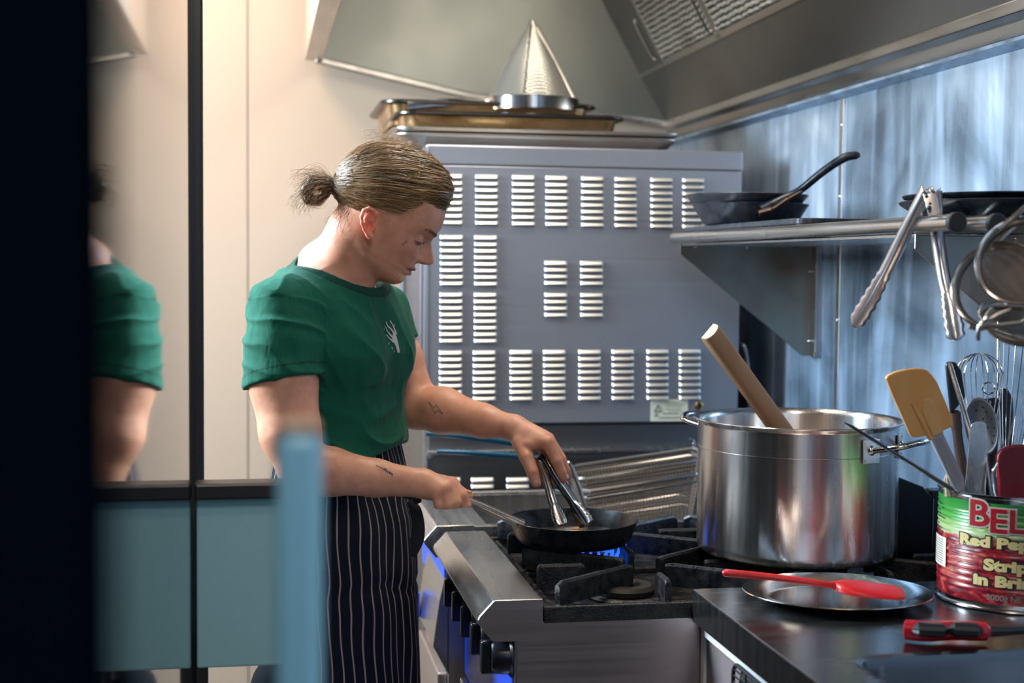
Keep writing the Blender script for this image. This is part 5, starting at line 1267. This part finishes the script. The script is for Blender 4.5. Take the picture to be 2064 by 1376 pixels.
for ch_, rs_, args in (([shN, lerp(shN,hmN,.5), hmN+(hmN-shN)*.3], [.057,.0645,.0680], (hmN, nrm(elN-shN)+V(.06,0,0), hmN+nrm(elN-shN)*.11, .13)),
                        ([shF, hmF, hmF+(hmF-shF)*.5], [.053,.0535,.054], (hmF+V(0,0,.003), nrm(hmF-shF)+V(.55,0,.0), hmF+nrm(hmF-shF)*.075+V(.01,0,0), .10))):
    SV = Field(SHI.lo, SHI.lo+(SHI.n-1)*SHI.vox, SHI.vox); SV.chain(ch_, rs_, .01); cutplane(SV, *args)
    n3 = tuple(slice(0, min(a_, b_)) for a_, b_ in zip(SV.n, SHI.n)); a_, b_ = SHI.a[n3], SV.a[n3]
    kk_ = .022; h_ = np.clip(.5+.5*(a_-b_)/kk_, 0, 1)*(b_ > -9); SHI.a[n3] = a_*(1-h_)+b_*h_-kk_*h_*(1-h_)
# neck opening
nc = P(676,556,y=2.598); na = nrm(BF*math.sin(R_(24))+UZ*math.cos(R_(24))); nb_ = nrm(np.cross(BL, na))
def neckcut(X, Y, Z):
    x, y, z = X-nc[0], Y-nc[1], Z-nc[2]; h = x*na[0]+y*na[1]+z*na[2]; a = x*nb_[0]+y*nb_[1]+z*nb_[2]; l_ = x*BL[0]+y*BL[1]+z*BL[2]
    return np.maximum(np.sqrt((np.where(a>0,a/1.25,a))**2+(l_/1.5)**2)-.0625-.10*np.maximum(h,0), -(h+.034))
SHI.op(neckcut, nc-.14, nc+.14, .006, 's')
SHI.op(lambda X,Y,Z: (Z-(1.082+.004*np.sin(X*30)+.004*np.sin(Y*22+1)))*1.0, np.array([-.3,2,1.0]), np.array([.5,3,1.15]), .003, 's')
pts, quads = SHI.mesh()
# keep the shirt off the collar skin and give it cloth folds
def folds(p):
    f_ = (p-CEN)@BF; l_ = (p-CEN)@BL; z_ = p[:,2]
    d = np.zeros(len(p))
    arm = P(640,700,y=2.45); v = p-arm; ang = np.arctan2(v[:,2], v[:,0]); r_ = np.linalg.norm(v, axis=1)
    # creases: ridged noise drawn out along the pull of the cloth
    from mathutils import noise as mnz
    x = p-nc; h = x@na; a = x@nb_; l2 = x@BL; rd = np.sqrt((np.where(a>0,a/1.25,a))**2+(l2/1.5)**2)-.0625-.10*np.maximum(h,0)
    keep = np.clip((rd-.010)/.03, 0, 1); isl = (np.linalg.norm(p-hmN, axis=1) < .15) & (p[:,0] < arm[0]+.012)
    A1 = np.stack([nrm(V(.80,-.1,.58))*20, nrm(V(.55,0,-.83))*4.5, nrm(V(.1,1,.2))*9]); A2 = np.stack([nrm(V(.35,0,1))*24, nrm(V(1,0,-.35))*7, V(0,9,0)])
    A3 = np.stack([nrm(V(.45,-.3,1))*26, nrm(V(1,0,-.45))*5, V(0,8,0)])
    c1_ = p@A1.T; c2_ = p@A2.T; c3_ = p@A3.T; low = np.clip((1.19-p[:,2])/.05, 0, 1)
    n1 = np.array([mnz.noise((q if not s_ else r)) for q, r, s_ in zip(c1_.tolist(), c2_.tolist(), isl)]); n3 = np.array([mnz.noise(q) for q in c3_.tolist()])
    rdg = lambda n: np.clip(1-np.abs(n)*3.4, 0, 1)**1.6
    d += (.0042*rdg(n1)*(1-low)+.0055*rdg(n3)*low + .0025*n3)*keep
    return d
def shirtmat():
    m_, nt, b = newmat('green_jersey'); at = N(nt, 'ShaderNodeVertexColor'); at.layer_name = 'tint'; nt.links.new(at.outputs[0], b.inputs['Base Color'])
    b.inputs['Roughness'].default_value = .85; b.inputs['Sheen Weight'].default_value = .08; b.inputs['Sheen Roughness'].default_value = .4; b.inputs['Specular IOR Level'].default_value = .25
    tc = N(nt, 'ShaderNodeTexCoord'); nz = N(nt, 'ShaderNodeTexNoise'); nz.inputs['Scale'].default_value = 700; nt.links.new(tc.outputs['Object'], nz.inputs['Vector'])
    mp = N(nt, 'ShaderNodeMapping'); mp.inputs['Scale'].default_value = (30,30,12); mp.inputs['Rotation'].default_value = (.2,.7,0); nt.links.new(tc.outputs['Object'], mp.inputs[0])
    n2 = N(nt, 'ShaderNodeTexNoise'); n2.inputs['Scale'].default_value = 1.0; n2.inputs['Detail'].default_value = 2; n2.inputs['Distortion'].default_value = .6; nt.links.new(mp.outputs[0], n2.inputs['Vector'])
    bp = N(nt, 'ShaderNodeBump'); bp.inputs['Strength'].default_value = .3; bp.inputs['Distance'].default_value = .0008; nt.links.new(nz.outputs['Fac'], bp.inputs['Height'])
    b2 = N(nt, 'ShaderNodeBump'); b2.inputs['Strength'].default_value = .5; b2.inputs['Distance'].default_value = .008; nt.links.new(n2.outputs['Fac'], b2.inputs['Height']); nt.links.new(bp.outputs[0], b2.inputs['Normal'])
    nt.links.new(b2.outputs[0], b.inputs['Normal']); return m_
shirt = mk('t_shirt', pts, quads, shirtmat(), wom, 2)
n_ = len(shirt.data.vertices); co = np.zeros(n_*3, np.float32); no = np.zeros(n_*3, np.float32)
shirt.data.vertices.foreach_get('co', co); shirt.data.vertices.foreach_get('normal', no); co = co.reshape(-1,3)+ORG[wom.name]; no = no.reshape(-1,3)
co2 = co + no*folds(co)[:,None]; shirt.data.vertices.foreach_set('co', (co2-ORG[wom.name]).astype(np.float32).ravel()); shirt.data.update()
x = co-nc; h = x@na; a = x@nb_; l_ = x@BL; rad = np.sqrt((np.where(a>0,a/1.25,a))**2+(l_/1.5)**2)-.0625-.10*np.maximum(h,0)
sc_ = np.tile(V(.0035,.098,.060), (n_,1)); w = ((rad < .0135) & (h > -.06)); sc_[w] *= .55
edge = np.abs(rad-.0145) < .0016; sc_[edge & (h > -.06)] *= .4
dn = (co-hmN)@nrm(nrm(elN-shN)+V(.06,0,0)); e2 = (np.abs(dn+.019) < .0016) & (np.linalg.norm(co-hmN,axis=1) < .09) & (co[:,0] < hmN[0]+.075); sc_[e2] *= .5
colattr(shirt, sc_)

# ---- apron: wrapped striped cloth
def apron_ring(z, n=120, grow=0.):
    a = np.interp(z, [.3,.7,.95,1.06,1.13], [.124,.122,.119,.098,.082])+grow; b = np.interp(z, [.3,.7,.95,1.06,1.13], [.160,.165,.162,.142,.124])+grow
    c = CEN+V(np.interp(z,[.3,.7,1.0,1.1],[.036,.024,.014,.014]), 0, 0); out = []
    for i in range(n):
        t = 2*math.pi*i/n; ct, st = math.cos(t), math.sin(t)
        q = .0028*math.sin(9*t+z*7)+.0022*math.sin(17*t+z*23)*(1.1-z)+.004*math.exp(-((z-1.005)/.012)**2)*math.sin(5*t)-.004*math.exp(-((z-.835+.02*math.sin(t*3))/.008)**2)
        rr3 = (abs(ct)**2.4+abs(st)**2.4)**(-1/2.4)
        out.append(V(c[0],c[1],z)+BF*(a+q)*rr3*ct+BL*(b+q)*rr3*st)
    return np.array(out)
zs = np.concatenate([np.linspace(.34,.98,50), np.linspace(.985,1.13,26)])
mb = MB(); mb.loft([apron_ring(z) for z in zs], cap=False)
def apronmat():
    m_, nt, b = newmat('pinstripe_cotton'); b.inputs['Roughness'].default_value = .8; b.inputs['Specular IOR Level'].default_value = .2
    at = N(nt, 'ShaderNodeAttribute'); at.attribute_name = 'stripe'; sp = N(nt, 'ShaderNodeMath', operation='FRACT')
    nt.links.new(at.outputs['Fac'], sp.inputs[0]); ab = N(nt, 'ShaderNodeMath', operation='SUBTRACT'); ab.inputs[1].default_value = .5; nt.links.new(sp.outputs[0], ab.inputs[0])
    a2 = N(nt, 'ShaderNodeMath', operation='ABSOLUTE'); nt.links.new(ab.outputs[0], a2.inputs[0])
    lt = N(nt, 'ShaderNodeMapRange'); lt.inputs['From Min'].default_value = .055; lt.inputs['From Max'].default_value = .085; lt.inputs['To Min'].default_value = 1; lt.inputs['To Max'].default_value = 0; nt.links.new(a2.outputs[0], lt.inputs[0])
    mx = N(nt, 'ShaderNodeMix', data_type='RGBA'); mx.inputs[6].default_value = (.006,.010,.018,1); mx.inputs[7].default_value = (.42,.32,.26,1)
    nt.links.new(lt.outputs[0], mx.inputs[0]); nt.links.new(mx.outputs[2], b.inputs['Base Color']); return m_
apr = mb.build('apron', apronmat(), wom, recalc=False, solid=.0015)
NS = 120; val = np.zeros(len(apr.data.vertices), np.float32)
for zi in range(len(zs)):
    for i in range(NS):
        z = zs[zi]; val[zi*NS+i] = 0
# stripe coordinate runs round the cloth, seam at the back
for zi, z in enumerate(zs):
    for i in range(NS):
        t = i/NS; t = (t+.5) % 1.0
        val[zi*NS+i] = t*46+.10*math.sin(z*40+i*.2)+.16*math.exp(-((z-.835)/.02)**2)
at = apr.data.attributes.new('stripe', 'FLOAT', 'POINT'); at.data.foreach_set('value', val)
# ties hanging at the front
tp_ = [P(826,1010,y=2.50), P(838,1030,y=2.49), P(843,1070,y=2.49), P(834,1122,y=2.49)]
MB().tube(bez(tp_, 6), np.interp(np.linspace(0,1,19),[0,.3,.8,1],[.006,.011,.013,.004]), 10, flat=.35, up=(0,-1,0)).build('apron_tie', mat('apron_tie', (.008,.010,.016), .8), wom)
MB().tube(bez([P(812,1000,y=2.46), P(828,1003,y=2.46), P(845,1007,y=2.465), P(834,1012,y=2.47)], 6), .0052, 10, flat=.6).build('apron_knot', M['rubber'], wom)
# trousers and shoes, mostly out of the frame
for s_ in (-1, 1):
    hp_ = CEN+BL*.085*s_+V(.015,0,0); 
    lg = MB().tube([V(hp_[0],hp_[1],.95), V(hp_[0]+.01,hp_[1],.52), V(hp_[0]-.005,hp_[1],.07)], [.082,.062,.055], 20).build('trouser_leg', M['rubber'], wom)
    MB().ball(V(hp_[0]+.05,hp_[1],.052), (.13,.048,.05), 10).build('shoe', M['black'], wom)
pk_ = P(528,1345,y=2.50); MB().ball(pk_+V(.03,0,-.06), (.055,.06,.085), 10).build('apron_tail', mat('black_cloth', (.006,.008,.012), .9, spec=.1), wom)

# ---- hair
HC = V(4,0,72)
def hair_r(dr):
    """radius of the hair mass along unit directions from HC (head space)"""
    d = dr; def_ = []
    best = np.zeros(len(d))
    for c, r in ((V(0,0,70), V(101,79,91)), (V(58,0,106), V(54,64,54)), (V(30,0,120), V(62,58,48)), (V(-40,0,60), V(62,66,66))):
        o = (HC-c)/r; q = d/r; A = (q*q).sum(1); Bq = (q*o).sum(1); C_ = (o*o).sum()-1; D_ = np.maximum(Bq*Bq-A*C_, 0)
        best = np.maximum(best, (-Bq+np.sqrt(D_))/A)
    return best
hlF = np.array([-120,-75,-54,-36,-24,-9,8,16,22,40,47,51,63,77,92,108,120]); hlU = np.array([-10,-20,-24,-17,6,22,10,-2,-7,-7,6,14,34,60,82,95,100.])
HR = Field(np.min([H(*q) for q in ((-110,0,-40),(130,0,180),(-110,0,180),(130,0,-40))],0)-V(.02,.1,.02), np.max([H(*q) for q in ((-110,0,-40),(130,0,180),(-110,0,180),(130,0,-40))],0)+V(.02,.1,.02), .0022)
def hairf(X, Y, Z):
    f, l, u = hloc(X, Y, Z); d = None; f, l, u = np.broadcast_arrays(f, l, u)
    for c, r in ((V(0,0,70), V(101,79,91)), (V(58,0,106), V(54,64,54)), (V(30,0,120), V(62,58,48)), (V(-40,0,60), V(62,66,66))):
        k0 = np.sqrt(((f-c[0])/r[0])**2+((l-c[1])/r[1])**2+((u-c[2])/r[2])**2); e = (k0-1)*r.min()
        d = e if d is None else (lambda h: d*(1-h)+e*h-9*h*(1-h))(np.clip(.5+.5*(d-e)/9,0,1))
    d = d + 2.2 + 1.6*np.sin((u*.75-f*.20+np.sin(f*.09)*3)*.36) + 1.0*np.sin((u-f*.25)*.62+np.abs(l)*.05)
    hl = np.interp(f, hlF, hlU); d2 = (hl-u)*.8; h = np.clip(.5-.5*(d-d2)/5,0,1); d = d*(1-h)+d2*h+5*h*(1-h)
    return d*HS
HR.op(hairf, HR.lo, HR.lo+HR.n*HR.vox, .001)
pony = V(-93,0,27)
HR.cone(H(-84,0,28), H(-97,0,26), .020, .012, .012)
# looped bun tuft
bun = [H(-97,0,26), P(655,372,y=2.56), P(632,368,y=2.555), P(618,382,y=2.55), P(622,402,y=2.55), P(642,405,y=2.555), P(658,392,y=2.56)]
HR.chain(bun, [.010,.011,.0115,.0095,.008,.008,.007], .006)
pts, quads = HR.mesh()
def hairmat(name, c1, c2, c3):
    m_, nt, b = newmat(name); gi = N(nt, 'ShaderNodeNewGeometry'); tc = N(nt, 'ShaderNodeTexCoord')
    mp = N(nt, 'ShaderNodeMapping'); mp.inputs['Scale'].default_value = (18,50,150); mp.inputs['Rotation'].default_value = (0,-.35,0); nt.links.new(tc.outputs['Object'], mp.inputs[0])
    nz = N(nt, 'ShaderNodeTexNoise'); nz.inputs['Scale'].default_value = 1; nz.inputs['Detail'].default_value = 3; nt.links.new(mp.outputs[0], nz.inputs['Vector'])
    mr = N(nt, 'ShaderNodeMath', operation='MULTIPLY_ADD'); mr.inputs[1].default_value = .55; mr.inputs[2].default_value = 0; nt.links.new(gi.outputs['Random Per Island'], mr.inputs[0])
    ad = N(nt, 'ShaderNodeMath', operation='MULTIPLY_ADD'); ad.inputs[1].default_value = .6; nt.links.new(nz.outputs['Fac'], ad.inputs[0]); nt.links.new(mr.outputs[0], ad.inputs[2])
    rp = N(nt, 'ShaderNodeValToRGB'); e = rp.color_ramp.elements; e[0].position = .25; e[0].color = (*c1,1); e[1].position = .85; e[1].color = (*c3,1); q = e.new(.55); q.color = (*c2,1)
    nt.links.new(ad.outputs[0], rp.inputs[0]); nt.links.new(rp.outputs[0], b.inputs['Base Color']); b.inputs['Roughness'].default_value = .38; b.inputs['Specular IOR Level'].default_value = .6
    bp = N(nt, 'ShaderNodeBump'); bp.inputs['Strength'].default_value = .8; bp.inputs['Distance'].default_value = .003; nt.links.new(nz.outputs['Fac'], bp.inputs['Height']); nt.links.new(bp.outputs[0], b.inputs['Normal'])
    return m_
hair = mk('hair', pts, quads, hairmat('brown_hair', (.030,.015,.008), (.09,.048,.022), (.18,.10,.045)), wom, 1)
def onhair(q, off):
    d = q-HC; n = np.linalg.norm(d, axis=1); d = d/n[:,None]; return HC + d*(hair_r(d)+off)[:,None]
mb = MB(); nst = 0
def strand(P3, r0=.00042, r1=.00018):
    n = len(P3); mb.tube(P3, np.linspace(r0, r1, n), 3, cap=False)
for k in range(4200):
    sd3 = -1 if rng.random() < .78 else 1
    if rng.random() < .55:
        f0 = rng.uniform(-20, 108); u0 = np.interp(f0, hlF, hlU)+abs(rng.normal(0, 5))
    else:
        f0 = rng.uniform(-85, 108); u0 = rng.uniform(0, 160)
    l0 = sd3*rng.uniform(5, 70)
    if rng.random() < .4: l0 = sd3*72
    q0 = onhair(V(f0, l0, max(u0, np.interp(f0, hlF, hlU)))[None], 0)[0]
    if q0[2] < np.interp(q0[0], hlF, hlU)-4: continue
    m_ = 11; t = np.linspace(0, 1, m_)[:,None]; L_ = rng.uniform(.5, 1) if rng.random() < .35 else 1
    q1 = pony + V(0, rng.normal(0,6), rng.normal(0,6)); q = q0+(q1-q0)*t*L_
    q[:,2] += 12*np.sin(t[:,0]*math.pi)*(.3 if u0 > 60 else .5)*rng.uniform(.2,1)
    q[:,1] += sd3*14*np.sin(t[:,0]*math.pi)
    off = rng.uniform(-1.6, 2.4)+1.6*np.sin(t[:,0]*rng.uniform(2,7)+rng.uniform(0,6)); off = off*np.clip(t[:,0]*4+.15,0,1)
    if q0[2] < np.interp(q0[0], hlF, hlU)+10: off[0] -= 4
    s3 = onhair(q, off)
    if rng.random() < .045: s3 = s3 + (np.linspace(0,1,m_)**2)[:,None]*V(rng.normal(0,6),rng.normal(0,8),rng.uniform(0,14))
    strand(np.array([H(*v) for v in s3]), rng.uniform(.0003,.0006))
# tuft, loop and loose ends
for k in range(420):
    j = rng.normal(0, .0038, 3); w_ = bez(np.array(bun)+rng.normal(0,.0030,(7,3))+j, 3); n0 = rng.integers(8, len(w_)); strand(w_[:n0])
for k in range(230):
    a = H(-97,0,26)+rng.normal(0,.004,3); e = P(rng.uniform(586,640), rng.uniform(340,425), y=2.55+rng.normal(0,.02)); m3 = (a+e)/2+V(0,0,.012)+rng.normal(0,.006,3)
    strand(bez([a, m3, e, e+V(rng.uniform(-.012,.006),0,rng.uniform(-.02,.004))], 4), .00030, .00008)
for k in range(260):   # nape wisps
    f0 = rng.uniform(-82,-30); a = onhair(V(f0, rng.uniform(-60,30), np.interp(f0,hlF,hlU)+rng.uniform(0,14))[None], -2)[0]; a = H(*a)
    strand(bez([a, a+V(-.010,-.002,-.016)+rng.normal(0,.004,3), a+V(-.016,0,-.035)+rng.normal(0,.008,3), a+V(-.014,0,-.050)+rng.normal(0,.010,3)], 3), .00032, .00008)
for k in range(120):   # flyaways over the top
    f0 = rng.uniform(-70, 95); q = onhair(V(f0, rng.uniform(-45,20), 170)[None], 0)[0]; a = H(*q); o_ = rng.uniform(.006,.022)
    strand(bez([a, a+V(-.012,0,o_*.6)+rng.normal(0,.003,3), a+V(-.03,0,o_)+rng.normal(0,.005,3), a+V(-.048,0,o_*.7)+rng.normal(0,.008,3)], 3), .00026, .00008)
for k in range(70):    # short hairs at the temple
    f0 = rng.uniform(25, 105); q = onhair(V(f0, -70, np.interp(f0,hlF,hlU))[None], -3)[0]; a = H(*q)
    strand(np.array([a, a+HS*(HF*rng.uniform(-5,4)-HU*rng.uniform(2,6)), a+HS*(-HF*rng.uniform(4,12)-HU*rng.uniform(4,10))]), .0003, .0001)
tag(mb.build('hair_strand', hairmat('hair_strands', (.05,.026,.012), (.21,.115,.050), (.50,.31,.14)), hair, recalc=False, smooth=False), kind='stuff')
mb = MB()
for k in range(190):   # brow
    y0 = -rng.uniform(12,50); q = V(0, y0, 41+.10*(-y0-20)-.0052*max(-y0-26,0)**2+rng.normal(0,2.0)); ff = np.interp(q[2], uB, vB)
    fx = 12+(ff-12+4.0*gau(q[2],39,7)*gau(-y0,26,17))*(1-(abs(y0)/71)**2.3)**(1/2.3); a = H(fx+.3, y0, q[2]); strand(np.array([a, a+HS*(HF*.8-HL*3-HU*.3), a+HS*(-HF*1.5-HL*6-HU*1.0)]), .00017, .00007)
tag(mb.build('eyebrow', mat('brown_brow', (.13,.075,.045), .6), skin, recalc=False, smooth=False), kind='stuff')
pinm = mat('gold_pin', (.65,.48,.20), .25, 1)
for a, b in (((842,358),(856,334)), ((848,336),(847,357))):
    from_, to_ = P(*a, y=2.484), P(*b, y=2.486); pass
def hairhit(px, py, off=2.5):
    ys = np.linspace(2.40, 2.60, 80)
    for y in ys:
        p = P(px, py, y=y); q = np.array(hloc(*p)); d = q-HC; n = np.linalg.norm(d)
        if n < hair_r((d/n)[None])[0]+off: return p
    return P(px, py, y=2.49)
for a, b in (((829,359),(856,334)), ((847,325),(845,356))):
    mm = ((a[0]+b[0])/2, (a[1]+b[1])/2)
    MB().tube([hairhit(*a), hairhit(*mm), hairhit(*b)], .0013, 8).build('hair_pin', pinm, hair)
# hair tie
k = np.arange(20)*2*np.pi/20; c = H(-95,0,26); MB().tube(c+.0125*(np.cos(k)[:,None]*HL+np.sin(k)[:,None]*HU), .0022, 8, closed=True).build('hair_tie', mat('hair_tie', (.25,.15,.06), .6), hair)

# ---- printed hand on the chest, tattoos
from mathutils.bvhtree import BVHTree
def caster(o):
    me = o.data; org = ORG[wom.name]; vs = [Vector(np.array(v.co)+org) for v in me.vertices]
    return BVHTree.FromPolygons(vs, [tuple(p.vertices) for p in me.polygons])
def hit(bv, px, py):
    d = nrm(CW + CR*(px-1032.)/FPX - CU*(py-688.)/FPX); r = bv.ray_cast(Vector(CAM), Vector(d), 6)
    return (np.array(r[0]), np.array(r[1])) if r[0] is not None else (None, None)
def strokes(bv, lines, m_, name, parent, off=.0006):
    mb = MB()
    for ln, rd in lines:
        ps = []; pv = []
        for i in range(len(ln)-1):
            for t in np.linspace(0, 1, 4, endpoint=(i == len(ln)-2)):
                h_, n_ = hit(bv, ln[i][0]+(ln[i+1][0]-ln[i][0])*t, ln[i][1]+(ln[i+1][1]-ln[i][1])*t)
                if h_ is not None: ps.append(h_+n_*off*(1 if n_@(CAM-h_) > 0 else -1)); pv.append(n_)
        if len(ps) < 2: continue
        ps = np.array(ps); nn = np.mean(pv, 0); rds = np.interp(np.linspace(0,1,len(ps)), np.linspace(0,1,len(rd)), rd) if not np.isscalar(rd) else rd
        mb.tube(ps, rds, 8, flat=.25, up=nn)
    if mb.v: return mb.build(name, m_, parent)
bs = caster(shirt); C8 = lambda L: [(740+x/8.094, 590+y/8.094) for x, y in L]
lines = [(C8([(300,475),(325,540),(375,590),(420,640)]), [.0012,.0016,.002,.0024]), (C8([(365,455),(410,530),(440,600),(470,680)]), [.0013,.0015,.002,.0026]),
 (C8([(290,555),(325,630),(370,690),(410,730)]), [.0012,.0016,.0022,.0026]), (C8([(305,685),(360,750),(420,800)]), [.0011,.0016,.0026]),
 (C8([(420,640),(450,740),(480,860),(508,975)]), [.0030,.0048,.0046,.0034]), (C8([(395,700),(430,780),(470,870)]), [.0024,.003,.0024]),
 (C8([(262,580),(272,605)]), .0010), (C8([(345,815),(350,845)]), .0010), (C8([(393,890),(408,920)]), .0014), (C8([(430,945),(438,965)]), .0009), (C8([(436,520),(440,545)]), .0008)]
strokes(bs, lines, mat('shirt_print', (.55,.52,.55), .7), 'printed_hand', shirt, .0012)
bk = caster(skin); C6 = lambda L: [(780+x/4.5875, 800+y/4.5875) for x, y in L]
ink = mat('tattoo_ink', (.05,.08,.11), .6)
strokes(bk, [(C6([(385,45),(440,105),(452,68),(518,160)]), .0006), (C6([(385,45),(425,120),(447,155),(462,120),(518,160)]), .0006)], ink, 'tattoo', skin, .0002)
lashm = mat('dark_lash', (.035,.022,.018), .6)
strokes(bk, [([(834,483),(840,487),(847,489.5),(855,489.5),(861,486)], [.0003,.0007,.0009,.0008,.0004]), ([(838,487),(834,489)], .0003), ([(843,489),(840,492.5)], .0003), ([(848,490.5),(847,494)], .0003), ([(853,490.5),(854,494.5)], .0003)], lashm, 'eyelash', skin, .0002)
strokes(bk, [([(833,479),(842,477),(851,477.5),(858,480)], [.0002,.0004,.0004,.0002])], mat('lid_crease', (.30,.14,.10), .6), 'eyelid_crease', skin, .0000)
C2 = lambda L: [(460+x/2.752, 500+y/2.752) for x, y in L]
ln = [(C2([(820,1205),(850,1218),(880,1235),(905,1250)]), .0008)]
for k in range(16): 
    x = 855+k*3.6; y = 1222+k*2.0; ln.append((C2([(x,y),(x+rng.uniform(-4,8),y+rng.uniform(-12,14)),(x+rng.uniform(2,10),y+rng.uniform(-6,14))]), .0006))
strokes(bk, ln, ink, 'tattoo', skin, .0002)
# nails
def nail(c, d, n, r=(.0052,.0042,.0012)):
    d = nrm(d); n = nrm(n-d*(n@d)); s = np.cross(d, n); b_ = MB().ball(V(0,0,0), 1., 8); v = b_.v[-1]; b_.v[-1] = c + v[:,0:1]*d*r[0] + v[:,1:2]*s*r[1] + v[:,2:3]*n*r[2]
    b_.build('fingernail', mat('nail', (.66,.38,.29), .35), skin)
vw_ = lambda p: nrm(CAM-p)
p = P(1080,974,y=2.474); nail(p+vw_(p)*.0078, P(1082,985,y=2.474)-P(1078,965,y=2.474), vw_(p)+V(-.25,0,0))
p = P(1138,962,y=2.474); nail(p+nrm(vw_(p)+V(.9,0,.2))*.0070, P(1138,972,y=2.47)-P(1132,950,y=2.47), vw_(p)+V(1.1,0,.2))
p = P(946,997,y=2.458); nail(p+nrm(vw_(p)*.6+V(0,0,1))*.0080, V(1,0,-.3), V(0,-.3,1))
